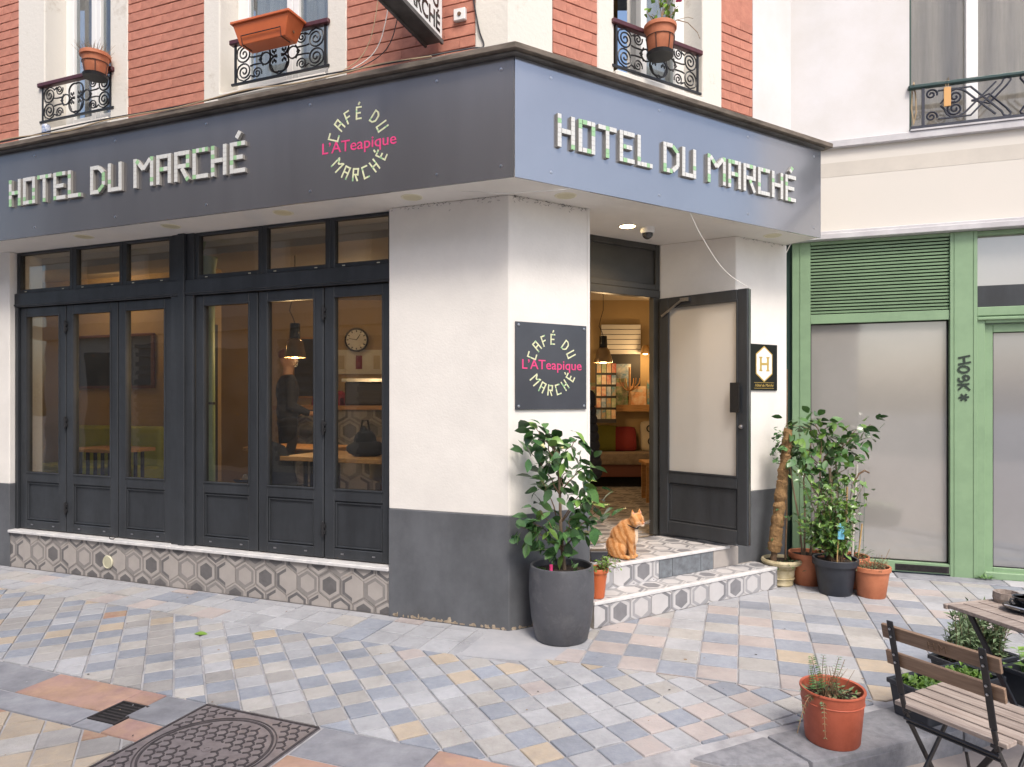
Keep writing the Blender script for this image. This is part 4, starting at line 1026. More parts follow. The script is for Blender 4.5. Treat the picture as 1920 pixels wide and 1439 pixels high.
# projecting box sign
pj = thing('projecting_sign', 'white box sign with black lettering projecting from the brick wall', 'sign', ML @ Vector((.56, .5, 3.9)))
PU0, PU1, PO0, PO1, PZ0, PZ1 = .44, .57, .08, .66, 3.87, 4.75
MB(ML).box(PU0+.004, PU1-.004, PO0, PO1, PZ0+.01, PZ1).build('light_box', 'white_paint', pj)
k = MB(ML); k.box(PU0-.004, PU1+.004, PO0-.006, PO1+.006, PZ0, PZ0+.012); k.box(PU0-.004, PU0+.012, PO0-.006, PO1+.006, PZ0-.016, PZ0); k.box(PU1-.012, PU1+.004, PO0-.006, PO1+.006, PZ0-.016, PZ0); k.build('bottom_tray', 'zinc', pj)
dP = ML.to_3x3() @ Vector((0, -1, 0)); nP = ML.to_3x3() @ Vector((-1, 0, 0)); pP = ML @ Vector((PU0+.0035, (PO0+PO1)/2, PZ0))
PM_ = Matrix(((dP.x, 0, nP.x, pP.x), (dP.y, 0, nP.y, pP.y), (0, 1, 0, pP.z), (0, 0, 0, 1)))
text_obj('lettering', 'MARCHÉ', .155, PM_ @ T((0, .045, 0)), 'black_gloss', pj, .001, bold=.004, sx=.84)
text_obj('lettering', 'DU', .155, PM_ @ T((.15, .185, 0)), 'black_gloss', pj, .001, bold=.004, sx=.84)
text_obj('lettering', 'HOTEL', .155, PM_ @ T((0, .34, 0)), 'black_gloss', pj, .001, bold=.004, sx=.84)
k = MB(ML); k.bar((.505, .0, 4.05), (.505, .09, 4.05), .03, .03); k.bar((.505, .0, 4.6), (.505, .09, 4.6), .03, .03); k.build('bracket', 'zinc', pj)
jb = thing('junction_box', 'small white junction box on the brick beside the projecting sign', 'box', ML @ Vector((.34, .0, 4.0)))
MB(ML).box(.30, .385, .0, .03, 4.02, 4.10).build('casing', 'cctv', jb, bevel=.004); MB(ML).lathe([(.014, 0), (.012, .006)], 12, M=T((.342, .031, 4.06)) @ RX(-PI/2)).build('grommet', 'wood_dark', jb)
# lights let into the soffit
def soffit_light(F, u, o, label, lit=False):
    M = F @ T((u, o, ZS)); t = thing('soffit_light', label, 'light', M @ Vector((0, 0, 0)), 0, 'lights in the canopy soffit')
    MB(M).lathe([(.058, -.0006), (.062, -.004), (.070, -.004), (.074, 0)], 28).build('bezel', 'light_ring', t, smooth=True)
    MB(M).lathe([(.0, -.002), (.058, -.002), (.058, .0)], 28).build('lens', 'lamp_glow' if lit else 'light_off', t)
soffit_light(ML, 3.66, .17, 'unlit soffit light under the left sign, at its far left'); soffit_light(ML, 2.72, .17, 'unlit soffit light under the left sign, between the door groups')
soffit_light(ML, 1.66, .17, 'unlit soffit light above the fifth folding door'); soffit_light(ML, .62, .17, 'unlit soffit light above the left face of the corner pillar')
soffit_light(MR, .33, .17, 'unlit soffit light above the plaque pillar, right of the corner'); soffit_light(MR, 2.40, .17, 'unlit soffit light at the right end of the entrance sign')
soffit_light(MR, 1.20, -.22, 'lit soffit light above the open entrance door', True)
lp = bpy.data.objects.new('soffit_lamp', bpy.data.lights.new('soffit_lamp', 'SPOT')); col.objects.link(lp)
lp.data.energy = 26; lp.data.color = (1, .68, .36); lp.data.spot_size = rad(130); lp.data.spot_blend = .8; lp.data.shadow_soft_size = .05; lp.location = MR @ Vector((1.20, -.22, ZS-.012)); lp['kind'] = 'structure'
cc = thing('security_camera', 'white dome security camera on the porch ceiling beside the lit light', 'camera', MR @ Vector((1.36, -.17, ZS)))
M = MR @ T((1.36, -.17, ZS))
MB(M).lathe([(.055, 0), (.055, -.035), (.048, -.045), (.0, -.045)], 24).build('housing', 'cctv', cc, smooth=True); MB(M @ T((0, 0, -.045))).lathe([(.042, 0), (.040, -.018), (.03, -.034), (.015, -.043), (0, -.045)], 20).build('dome', 'cctv_dome', cc, smooth=True)
# wires
def wire(name, pts, r, m, label, sub=6):
    P = [Vector(p) for p in pts]; out = []
    for i in range(len(P)-1):
        p0, p1, p2, p3 = P[max(i-1, 0)], P[i], P[i+1], P[min(i+2, len(P)-1)]
        for s in range(sub):
            t = s/sub; out.append(.5*((2*p1)+(p2-p0)*t+(2*p0-5*p1+4*p2-p3)*t*t+(3*p1-p0-3*p2+p3)*t**3))
    out.append(P[-1])
    k = MB(); k.tube(out, r, 5); return tag(k.build(name, m, smooth=True), label, 'cable')
Lp = lambda u, o, z: ML @ Vector((u, o, z)); Rp = lambda u, o, z: MR @ Vector((u, o, z))
wire('cable', [Lp(5.6-.35*i, .402+.004*(i % 2), 3.612+.012*sin(i*1.9)+.006*sin(i*.7)) for i in range(16)], .005, 'cable_tan', 'tan cable running along the ledge above the left sign')
wire('cable', [Lp(5.2-.4*i, .398, 3.622+.008*cos(i*1.3)) for i in range(13)]+[Lp(.25, .33, 3.65), Lp(.17, .2, 3.72), Lp(.17, .02, 3.82), Lp(.21, .012, 3.95), Lp(.25, .012, 4.2), Lp(.24, .012, 4.5)], .0055, 'cable_dark', 'dark cable along the ledge, climbing the white corner quoin')
for i, du in enumerate((0, .045, .09)):
    wire('hanging_cable', [Lp(1.10-du, .35, 3.64), Lp(1.08-du*1.5, .30, 3.68), Lp(1.0-du*2, .16, 3.85), Lp(.93-du*2, .12, 4.1), Lp(.88-du*2.2, .10, 4.6)], .0035, ('cable_tan', 'cable_white', 'cable_dark')[i],
         ('tan cable hanging on the brick left of the projecting sign', 'pale cable in the middle of three on the brick', 'dark cable nearest the projecting sign on the brick')[i])
wire('loose_cable', [Rp(1.305, .32, 2.832), Rp(1.40, .30, 2.735), Rp(1.493, .28, 2.66), Rp(1.666, .25, 2.53), Rp(1.823, .24, 2.44), Rp(2.03, .235, 2.372)], .003, 'cable_white', 'thin white cable hanging from the canopy onto the open door')
wire('loose_cable', [Lp(.25, .2, 2.826), Lp(.1, .25, 2.79), Lp(-.03, .22, 2.775), Rp(.12, .30, 2.80), Rp(.25, .33, 2.826)], .003, 'cable_white', 'white cable sagging below the canopy at the building corner')
wire('loose_cable', [Gxy(.03, .06)+(2.92,), Gxy(.0, .06)+(2.86,), Gxy(-.03, .05)+(2.78,), Gxy(-.05, .03)+(2.6,), Gxy(-.04, .03)+(1.9,), Gxy(-.045, .03)+(1.0,)], .004, 'cable_white', 'white cable dropping beside the green shop front corner')
# ================================================================ leaves, pots, plants
def leaf_mesh(name, m, L=1, W=.46, curl=.18, fold=.10):
    vs = []; T_ = [(0, 0), (.12, .26), (.38, .5), (.65, .44), (.86, .2), (1, 0)]
    for t, w in T_:
        z = -curl*t*t
        if w == 0: vs.append((t*L, 0, z))
        else: vs += [(t*L, -w*W, z+fold*w), (t*L, 0, z), (t*L, w*W, z+fold*w)]
    f = [(0, 2, 1), (0, 3, 2)]
    for r in range(3):
        a = 1+3*r; f += [(a, a+1, a+4, a+3), (a+1, a+2, a+5, a+4)]
    f += [(10, 11, 13), (11, 12, 13)]
    k = MB(); k.add(vs, f); return mesh_only(k, name, m, smooth=True, recalc=False, angle=60)
LV = {m: [leaf_mesh('leaf', m, curl=c, fold=fo, W=w) for c, fo, w in ((.12, .10, .62), (.28, .14, .66), (.05, .2, .52), (.4, .06, .60), (.55, .12, .56))] for m in ('leaf', 'leaf_mid', 'leaf_light', 'leaf_bright', 'leaf_fern')}
def leaf_matrix(p, d, size, roll):
    d = Vector(d).normalized(); up = Vector((0, 0, 1)); y = up.cross(d)
    if y.length < 1e-3: y = Vector((0, 1, 0))
    y.normalize(); z = d.cross(y)
    R = Matrix((d, y, z)).transposed().to_4x4()
    return T(Vector(p)) @ R @ Matrix.Rotation(roll, 4, 'X') @ Matrix.Scale(size, 4)
def rnd_dir(bias, spread):
    v = Vector((random.gauss(0, 1), random.gauss(0, 1), random.gauss(0, 1))).normalized()
    return (Vector(bias)+v*spread).normalized()
def leaf_join(mb, p, d, size, roll, W=.46, mi=0):
    M = leaf_matrix(p, d, size, roll)
    mb.add([(0, 0, 0), (.45, -W*.5, .04), (.5, 0, -.03), (.45, W*.5, .04), (1, 0, -.12)], [(0, 2, 1), (0, 3, 2), (1, 2, 4), (2, 3, 4)], mi, M)
def pot(prof, n=32): return MB().lathe(prof, n)
def round_pot(t, r0, r1, h, m, rim=.012, lip=.03, soil='soil', dz=.03, thick=.008):
    """tapered pot with a rolled rim; r0 foot, r1 rim"""
    k = MB(); k.lathe([(r0*.96, 0), (r0, .006), (r0+(r1-r0)*(h-lip)/h, h-lip), (r1+rim, h-lip+.001), (r1+rim*1.1, h-.004), (r1+rim*.6, h), (r1-thick, h-.003), (r1-thick*1.4, h-dz-.01)], 36)
    k.f = [f for f in k.f if len(f) == 4 or min(f) < 36 and max(f) < 36]; k.mi = [0]*len(k.f)
    k.build('pot', m, t, world=False, smooth=True, angle=35, recalc=False)
    s = MB(); n = 26
    vs = [(0, 0, h-dz+.006)]
    for q in (.5, 1):
        for j in range(n): a = 2*PI*j/n; vs.append(((r1-thick)*q*cos(a), (r1-thick)*q*sin(a), h-dz+random.uniform(-.006, .006)))
    s.add(vs, [(0, 1+j, 1+(j+1) % n) for j in range(n)]+[(1+j, 1+n+j, 1+n+(j+1) % n, 1+(j+1) % n) for j in range(n)])
    s.build('soil', soil, t, world=False, smooth=True, recalc=False)
def limb(a, b, r0, r1, sag=0, n=6, wob=.012):
    a, b = Vector(a), Vector(b); pts = []; rs = []
    for i in range(n+1):
        t = i/n; p = a.lerp(b, t); p.z += sag*sin(PI*t)
        if 0 < i < n: p += Vector((random.uniform(-wob, wob), random.uniform(-wob, wob), 0))
        pts.append(p); rs.append(r0+(r1-r0)*t)
    return pts, rs
def gz(s): return max(-1.15*s, min(1.15*s, random.gauss(0, s)))
def leafy(t, base, clusters, trunk, nleaf, size, mats, rcl=.10, bark='bark', droop=-.28, tr=(.012, .006), jit=.08):
    """trunk path + limbs to each cluster; every leaf is its own piece"""
    k = MB(); k.tube(trunk, [tr[0]+(tr[1]-tr[0])*i/(len(trunk)-1) for i in range(len(trunk))], 8); k.build('trunk', bark, t, world=False, smooth=True)
    for c in clusters:
        c = Vector(c); z0 = max(trunk[0][2]+.1, c.z-.16-.25*abs(c.x))
        s = min(trunk, key=lambda q: abs(q[2]-z0)); 
        pts, rs = limb(s, c, .005, .0022, .02)
        b = MB(); b.tube(pts, rs, 5); b.build('branch', 'twig', t, world=False, smooth=True)
        for i in range(nleaf):
            q = random.random()**.6
            base_p = Vector(s).lerp(c, .42+.58*q)+Vector((gz(rcl*.46), gz(rcl*.48), gz(rcl*.44)))
            d = rnd_dir((base_p-Vector(s).lerp(c, .5))*3+Vector((0, 0, droop)), .75)
            me = random.choice(LV[wpick(*mats)])
            o = bpy.data.objects.new('leaf', me); col.objects.link(o); o.parent = t
            o.matrix_basis = leaf_matrix(base_p, d, size*random.uniform(.7, 1.15), random.uniform(-.9, .9))
# --- the big camellia in the dark planter
cm = thing('potted_camellia', 'glossy leaved camellia in a tall dark grey planter at the building corner', 'potted plant', (.312, 4.30, 0))
k = MB(); k.lathe([(.155, 0), (.165, .01), (.192, .14), (.206, .30), (.203, .42), (.197, .462), (.188, .466), (.182, .458), (.186, .40)], 48)
k.f = [f for f in k.f if len(f) == 4 or max(f) < 48]; k.mi = [0]*len(k.f)
k.build('pot', 'pot_dark', cm, world=False, smooth=True, angle=40, recalc=False)
MB().lathe([(0, .435), (.10, .43), (.187, .418)], 30).build('soil', 'soil', cm, world=False, smooth=True)
leafy(cm, 0, [(-.17, -.03, 1.33), (-.10, .06, 1.27), (-.03, -.06, 1.19), (.10, .02, 1.25), (.16, -.05, 1.10), (-.19, .05, 1.16), (-.13, -.08, 1.0), (.03, .08, 1.03), (.13, -.08, .95), (-.14, -.08, .82), (.20, -.02, .90), (.25, -.06, .84), (-.19, -.02, .74), (.05, -.10, .77), (-.26, 0, .70), (-.05, -.08, .60), (.16, .02, .70)],
      [(.02, 0, .42), (.005, .0, .55), (-.005, .01, .72), (-.01, 0, .9), (-.02, .01, 1.08), (-.06, 0, 1.25)], 17, .099, (('leaf', 5), ('leaf_mid', 5), ('leaf_light', 1.8)), .10, tr=(.013, .006))
k = MB()
for i in range(14):
    a = random.uniform(0, 6.28); r = random.uniform(.08, .17); leaf_join(k, (r*cos(a), r*sin(a), .43), rnd_dir((cos(a), sin(a), .9), .4), random.uniform(.04, .07), random.uniform(-1, 1))
tag(k.build('seedlings', 'leaf_mid', cm, world=False, recalc=False), kind='stuff')
MB().tube([(-.07, -.06, .42), (-.068, -.062, .475)], .011, 8).build('plant_marker', 'logo_pink', cm, world=False)
# --- little red pot on the lower step
sp = thing('potted_creeper', 'small orange red pot of trailing light green creeper on the lower step', 'potted plant', (.575, 4.60, .171))
round_pot(sp, .048, .070, .20, 'terracotta_bright', .005, .03)
k = MB()
for i in range(24):
    a = random.uniform(-2.2, 1.2); L = random.uniform(.06, .17); p0 = Vector((.03*cos(a), .03*sin(a), .185)); p1 = p0+Vector((L*cos(a), L*.6*sin(a), random.uniform(-.02, .10)))
    pts, rs = limb(p0, p1, .0016, .001, .03); k.tube(pts, rs, 4, 1)
    for q in range(10):
        pp = pts[min(6, 1+q % 6)]+Vector((random.gauss(0, .008), random.gauss(0, .008), random.gauss(0, .008))); leaf_join(k, pp, rnd_dir((0, 0, .2), 1), random.uniform(.016, .028), random.uniform(-1, 1), .6, 0 if random.random() < .7 else 2)
k.build('foliage', ['leaf_light', 'twig', 'leaf_bright'], sp, world=False, recalc=False)
bx = thing('small_trough', 'small blue grey plastic trough behind the creeper pot on the landing', 'planter', (.62, 4.95, .334))
k = MB(); k.prism([(-.05, -.035), (.06, -.035), (.06, .035), (-.05, .035)], 0, .075, top=[(-.06, -.045), (.07, -.045), (.07, .045), (-.06, .045)]); k.build('body', 'pot_black', bx, world=False, bevel=.004)
# --- group by the green shop
p1 = thing('moss_pole_pot', 'cream ornamental pot holding a leaning coir moss pole with a climber', 'potted plant', (2.19, 5.55, .0))
k = MB(); k.lathe([(.085, 0), (.092, .012), (.088, .03), (.095, .05), (.102, .12), (.108, .155), (.122, .165), (.150, .175), (.158, .195), (.150, .212), (.138, .212), (.130, .19)], 40); k.f = [f for f in k.f if len(f) == 4 or max(f) < 40]; k.mi = [0]*len(k.f)
k.build('pot', 'pot_cream', p1, world=False, smooth=True, recalc=False)
for z, r in ((.06, .0975), (.135, .1065)): MB().lathe([(r, z-.005), (r+.006, z), (r, z+.005)], 40).build('relief_band', 'pot_cream', p1, world=False, smooth=True)
MB().lathe([(0, .195), (.135, .19)], 24).build('soil', 'soil', p1, world=False)
pa, pb = Vector((-.075, -.02, .19)), Vector((.06, .01, 1.26))
pts = [pa.lerp(pb, i/60)+Vector((random.uniform(-.004, .004), random.uniform(-.004, .004), 0)) for i in range(61)]
rs = [.024 if i < 5 else (.055-.021*(i/60)+random.uniform(-.004, .004)+.0035*sin(i*1.1)) for i in range(61)]
k = MB(); k.tube(pts[:6], [.024]*6, 10); k.build('stake', 'twig', p1, world=False, smooth=True)
k = MB(); k.tube(pts[5:], rs[5:], 14)
for i in range(700):
    t = random.uniform(.09, 1); c = pa.lerp(pb, t); a = random.uniform(0, 6.28); r = .053-.021*t; p = c+Vector((r*cos(a), r*sin(a), 0)); q = p+Vector((cos(a)*.012+random.uniform(-.012, .012), sin(a)*.012, random.uniform(-.02, .02))); k.add([p, q, p+Vector((0, 0, .002))], [(0, 1, 2)])
k.build('coir_pole', 'coir', p1, world=False, smooth=True, recalc=False)
for i in range(60):
    t = random.choice((random.uniform(.72, .98), random.uniform(.8, .95), random.uniform(.1, .5)))
    c = pa.lerp(pb, t)+Vector((random.uniform(-.11, -.03) if t > .7 else random.uniform(-.05, .08), random.uniform(-.06, .03), random.uniform(-.05, .05)))
    if t <= .7 and random.random() < .6: continue
    o = bpy.data.objects.new('leaf', random.choice(LV['leaf' if random.random() < .6 else 'leaf_mid'])); col.objects.link(o); o.parent = p1
    o.matrix_basis = leaf_matrix(c, rnd_dir((-.4, -.3, .2), .8), random.uniform(.035, .055), random.uniform(-.6, .6))
k = MB()
for i in range(70):
    a = random.uniform(-2.4, .9); r = random.uniform(.05, .17); leaf_join(k, (r*cos(a), r*sin(a), .20-max(0, r-.13)*random.uniform(0, 4)), rnd_dir((cos(a), sin(a), .3), .6), random.uniform(.025, .04), random.uniform(-1, 1))
k.build('trailing_foliage', 'leaf_mid', p1, world=False, recalc=False)
MB().tube([(.035, .01, .19), (.05, .02, .5), (.055, .03, .9), (.06, .03, 1.75)], [.008, .007, .006, .004], 6).build('climber_stem', 'twig', p1, world=False, smooth=True)

p2 = thing('potted_shrub', 'tall bushy camellia in a brown terracotta pot against the green shop front', 'potted plant', (2.41, 5.57, 0))
round_pot(p2, .105, .142, .26, 'terracotta', .006, .04)
cl = [(-.12, 0, 1.29), (.05, .03, 1.34), (.17, -.02, 1.28), (.08, -.06, 1.18), (.29, 0, 1.10), (.22, -.05, 1.16), (.43, .02, 1.27), (.50, -.03, 1.30), (.40, 0, 1.11), (-.20, .0, 1.17), (-.05, -.08, 1.10), (.14, -.06, 1.02), (.32, -.06, .98), (-.14, -.05, 1.00), (.24, .02, .92)]
leafy(p2, 0, cl, [(.02, 0, .22), (.06, .01, .45), (.10, 0, .70), (.11, .01, .95), (.12, 0, 1.2)], 19, .092, (('leaf_mid', 6), ('leaf', 3), ('leaf_light', 3)), .125, tr=(.011, .005))
for pth in ([(-.04, 0, .22), (-.06, .01, .5), (-.12, .0, .8), (-.16, 0, 1.1)], [(-.02, .01, .22), (-.02, 0, .6), (-.03, 0, .85), (.03, 0, 1.15)], [(.30, .03, .22), (.27, .02, .6), (.24, .02, 1.0), (.3, 0, 1.15)]):
    MB().tube(pth, [.009, .007, .006, .004], 6).build('stem', 'bark', p2, world=False, smooth=True)
p3 = thing('potted_bush', 'light green small leaved bush in a black plastic pot', 'potted plant', (2.51, 5.30, 0))
round_pot(p3, .118, .158, .275, 'pot_black', .008, .05)
k = MB(); m2 = MB()
for i in range(60):
    a = random.uniform(0, 6.28); h = random.uniform(.12, .66); r = random.uniform(.02, .30)*(.55+h)
    e = Vector((r*cos(a)-.07, r*sin(a)*.6, .27+h)); pts, rs = limb((random.uniform(-.05, .05), random.uniform(-.05, .05), .25), e, .0035, .0015, .03); m2.tube(pts, rs, 4)
    for q in range(26):
        pp = pts[random.randint(2, 6)]+Vector((gz(.034), gz(.034), gz(.03))); leaf_join(k, pp, rnd_dir((cos(a)*.4, sin(a)*.4, .1), .9), random.uniform(.036, .062), random.uniform(-1, 1), .6, 0 if random.random() < .65 else (1 if random.random() < .7 else 2))
m2.build('stems', 'twig', p3, world=False); k.build('foliage', ['leaf_light', 'leaf_mid', 'leaf_mid'], p3, world=False, recalc=False)
MB().tube([(-.035, -.10, .24), (-.025, -.11, .58)], .004, 6).build('cane', 'cane', p3, world=False)
MB().prism([(-.035, -.115), (.012, -.118), (.012, -.116), (-.035, -.113)], .44, .56).build('plant_label', 'label_blue', p3, world=False)
p4 = thing('potted_stalks', 'orange terracotta pot of dry twiggy stalks, rightmost of the pot group', 'potted plant', (2.745, 5.215, 0))
round_pot(p4, .098, .130, .235, 'terracotta', .006, .035)
k = MB()
for i in range(90):
    a = random.uniform(0, 6.28); r = random.uniform(0, .08); p = Vector((r*cos(a), r*sin(a), .2)); q = p+rnd_dir((cos(a)*.5, sin(a)*.3, .6), .5)*random.uniform(.05, .13); k.tube([p, p.lerp(q, .5)+Vector((random.uniform(-.01, .01), 0, .01)), q], [.0015, .001, .0008], 3, 0)
    for z in range(5): leaf_join(k, p.lerp(q, random.random()), rnd_dir((0, 0, .2), 1), random.uniform(.012, .024), 0, .5, 1 if random.random() < .5 else 2)
k.tube([(.05, 0, .22), (.11, 0, .29), (.14, 0, .36)], .002, 4, 0)
k.build('stalks', ['dry', 'leaf_grey', 'dry'], p4, world=False, recalc=False)
p5 = thing('potted_canes', 'brown pot with bamboo canes and green wire mesh at the back of the pot group', 'potted plant', (2.72, 5.50, 0))
round_pot(p5, .105, .14, .25, 'terracotta', .006, .04)
for x0, x1, h, r, m in ((-.03, -.02, .80, .007, 'cane'), (.02, .06, .98, .009, 'cane_white'), (.06, .10, .50, .006, 'cane'), (-.12, -.16, .95, .011, 'bark')): MB().tube([(x0, 0, .2), ((x0+x1)/2, .005, h*.6), (x1, .0, h)], r, 7).build('cane', m, p5, world=False, smooth=True)
k = MB()
for i in range(9): x = -.10+i*.028; k.tube([(x, .05-.3*x*x*4, .22), (x+.02*sin(i), .05, .6), (x*1.15, .05, .88+.05*sin(i*2))], .0018, 4)
for z in (.35, .5, .65, .8): k.tube([(-.11+.028*i, .05+.01*sin(i+z*9), z+.015*sin(i*1.7)) for i in range(10)], .0016, 4)
k.build('wire_mesh', 'mesh_green', p5, world=False)
MB().tube([(.03, 0, .82), (.07, 0, .90), (.12, .0, .93), (.16, 0, .91)], [.009, .009, .008, .006], 7).build('cut_branch', 'twig', p5, world=False, smooth=True)
k = MB()
for i in range(90):
    a = random.uniform(0, 6.28); r = random.uniform(.03, .17); leaf_join(k, (r*cos(a), r*sin(a)-.03, .24+random.uniform(0, .06)), rnd_dir((cos(a), sin(a), .5), .6), random.uniform(.025, .045), 0)
k.build('foliage', 'leaf', p5, world=False, recalc=False)
# --- terracotta pot on the kerb
p6 = thing('potted_fern', 'red terracotta pot with sparse fern standing on the kerb', 'potted plant', (1.41, 3.005, .006))
round_pot(p6, .112, .132, .232, 'terracotta_red', .003, .010, dz=.045)
MB().tube([(.1268*cos(a), .1268*sin(a), .178) for a in [i*PI/20 for i in range(40)]], .0035, 6, closed=True).build('raised_band', 'terracotta_red', p6, world=False, smooth=True)
k = MB()
def frond(p, q, sag, n=14, w=.022, mi=0):
    w *= 1.5
    p, q = Vector(p), Vector(q); pts = [p.lerp(q, i/n)+Vector((0, 0, sag*sin(PI*i/n))) for i in range(n+1)]
    k.tube(pts, [.0016]*(n+1), 3, 1); d = (q-p).normalized(); sd_ = d.cross(Vector((0, 1, .2))).normalized()
    for i in range(2, n+1):
        for s in (-1, 1): leaf_join(k, pts[i], sd_*s+d*.35+Vector((0, -.3*random.random(), 0)), w*(1.1-.6*i/n), random.uniform(-.3, .3), .5, mi)
frond((-.06, 0, .2), (-.10, -.02, .37), .01, 16, .026); frond((-.04, .02, .2), (-.03, .02, .36), .0, 12, .02, 2); frond((0, .03, .2), (.03, 0, .36), 0, 14, .02); frond((0, 0, .2), (.055, 0, .35), 0, 10, .014, 2)
frond((-.09, -.05, .2), (-.20, -.11, .08), .07, 14, .018, 2); frond((-.08, -.08, .2), (-.10, -.15, .08), .05, 10, .014, 2)
for i in range(46):
    a = random.uniform(0, 6.28); r = random.uniform(0, .08); p = Vector((r*cos(a)-.03, r*sin(a), .18)); q = p+rnd_dir((.1, 0, 1), .45)*random.uniform(.06, .16); k.tube([p, q], [.0014, .0008], 3, 1)
for i in range(130):
    a = random.uniform(0, 6.28); r = random.uniform(.02, .115); leaf_join(k, (r*cos(a)-.01, r*sin(a), .19+random.uniform(0, .035)), rnd_dir((cos(a), sin(a), .4), .7), random.uniform(.018, .035), 0, .5, random.choice((0, 2, 1)))
k.build('fern', ['leaf_fern', 'dry', 'leaf_grey'], p6, world=False, recalc=False)
# --- troughs on the kerb
def trough(name, label, loc, ang, L, W_, H):
    t = thing(name, label, 'planter', loc, ang); x, y = L, W_; w = .012
    k = MB(); ins = .018
    o0 = [(ins, -ins), (x-ins, -ins), (x-ins, -y+ins), (ins, -y+ins)]; o1 = [(0, 0), (x, 0), (x, -y), (0, -y)]; i1 = [(w, -w), (x-w, -w), (x-w, -y+w), (w, -y+w)]
    vs = [p+(0,) for p in o0]+[p+(H,) for p in o1]+[p+(H,) for p in i1]+[p+(H*.55,) for p in i1]
    fs = [(0, 1, 2, 3)]+[(a*4+i, a*4+(i+1) % 4, a*4+4+(i+1) % 4, a*4+4+i) for a in range(3) for i in range(4)]
    k.add(vs, fs); 
    k.build('body', 'pot_black', t, world=False, bevel=.004)
    r = MB(); 
    for q in ((-.007, x+.007, -.002, .007), (-.007, x+.007, -y-.007, -y+.002), (-.007, .002, -y, 0), (x-.002, x+.007, -y, 0)): r.box(q[0], q[1], q[2], q[3], H-.02, H+.003)
    r.build('rim', 'pot_black', t, world=False, bevel=.003)
    MB().box(w, x-w, -y+w, -w, H*.5, H*.72).build('soil', 'soil', t, world=False)
    return t
KA = math.atan2(.378, .926)
t1 = trough('planter_trough', 'black plastic trough of bright seedlings behind the folding chair', (1.80, 3.265, .006), KA, .52, .205, .165)
k = MB()
for i in range(620):
    x, y = random.uniform(.03, .49), random.uniform(-.18, -.025)
    h = .150+.025*noise.noise(Vector((x*9, y*9, 0)))+random.uniform(-.01, .012); leaf_join(k, (x, y, h), rnd_dir((0, 0, .6), .9), random.uniform(.016, .032), random.uniform(-1, 1), .7, random.randint(0, 1))
tag(k.build('seedlings', ['leaf_bright', 'leaf_light'], t1, world=False, recalc=False), kind='stuff')
t2 = trough('planter_trough', 'black trough with a tall rosemary bush under the café table', (2.20, 3.60, .006), KA, .42, .19, .15)
k = MB()
for i in range(95):
    p = Vector((random.uniform(.05, .37), random.uniform(-.15, -.04), .11)); q = p+rnd_dir((.1, 0, 1), .28)*random.uniform(.14, .30); k.tube([p, q], [.002, .001], 3, 1)
    for z in range(30):
        f = random.uniform(.15, 1); leaf_join(k, p.lerp(q, f), rnd_dir((q-p)*3, .75), random.uniform(.028, .045), random.uniform(-1, 1), .3, 0)
k.build('rosemary', ['leaf_grey', 'twig'], t2, world=False, recalc=False)
t3 = trough('planter_trough', 'dark grey trough of round leaved strawberry plants at the right edge', (2.44, 3.40, .006), KA, .55, .22, .17)
k = MB()
for i in range(60):
    p = Vector((random.uniform(.03, .5), random.uniform(-.2, -.02), .11)); q = p+Vector((random.uniform(-.05, .05), random.uniform(-.06, .03), random.uniform(.05, .15))); k.tube([p, q], [.0018, .0012], 3, 1)
    for z in range(3): leaf_join(k, q, rnd_dir((cos(z*2.1), sin(z*2.1), .15), .2), random.uniform(.04, .06), random.uniform(-.4, .4), .85, 0 if random.random() < .6 else 2)
k.build('strawberry_leaves', ['leaf_bright', 'leaf_light', 'leaf_light'], t3, world=False, recalc=False)
wd = MB()
for i in range(26): a = random.uniform(0, 6.28); leaf_join(wd, (random.uniform(-.05, .05), random.uniform(-.02, .02), .005), rnd_dir((cos(a), sin(a)*.5, .5), .3), random.uniform(.03, .06), 0, .4)
o = wd.build('weed', 'leaf_fern', recalc=False); o.location = Gxy(1.52, .05)+(.008,); tag(o, 'small green weed at the foot of the green shop door', 'weed')
# --- pots on the first floor
def band_pot(name, label, loc, r0, r1, h, m='terracotta'):
    t = thing(name, label, 'potted plant', loc); round_pot(t, r0, r1, h, m, .008, .03)
    k = MB(); 
    for z, f in ((.02, 1.0), (h*.58, 1.0)): rr = r0+(r1-r0)*z/h+.004; k.tube([(rr*cos(a), rr*sin(a), z) for a in [i*PI/12 for i in range(24)]], .003, 4, closed=True)
    for i in range(6): a = i*PI/3; k.tube([((r0+.005)*cos(a), (r0+.005)*sin(a), .005), ((r0+(r1-r0)*.58+.006)*cos(a), (r0+(r1-r0)*.58+.006)*sin(a), h*.58)], .003, 4)
    k.lathe([(0, -.008), (r0+.012, -.008), (r0+.018, .012)], 20); k.build('wire_holder', 'iron', t, world=False); return t
u1 = band_pot('window_pot', 'terracotta pot of dry stalks hung on the leftmost window guard', Lp(3.60, .115, 4.15), .078, .106, .19)
k = MB()
for i in range(150):
    a = random.uniform(0, 6.28); r = random.uniform(0, .1); p = Vector((r*cos(a), r*sin(a), .17)); q = p+rnd_dir((cos(a)*.4, sin(a)*.4, .8), .4)*random.uniform(.04, .13); k.tube([p, q], [.0016, .0008], 3)
k.build('stalks', 'dry', u1, world=False)
u2 = band_pot('window_pot', 'terracotta pot with a rangy flowering geranium above the entrance', Rp(1.21, .125, 4.00), .082, .109, .215)
k = MB()
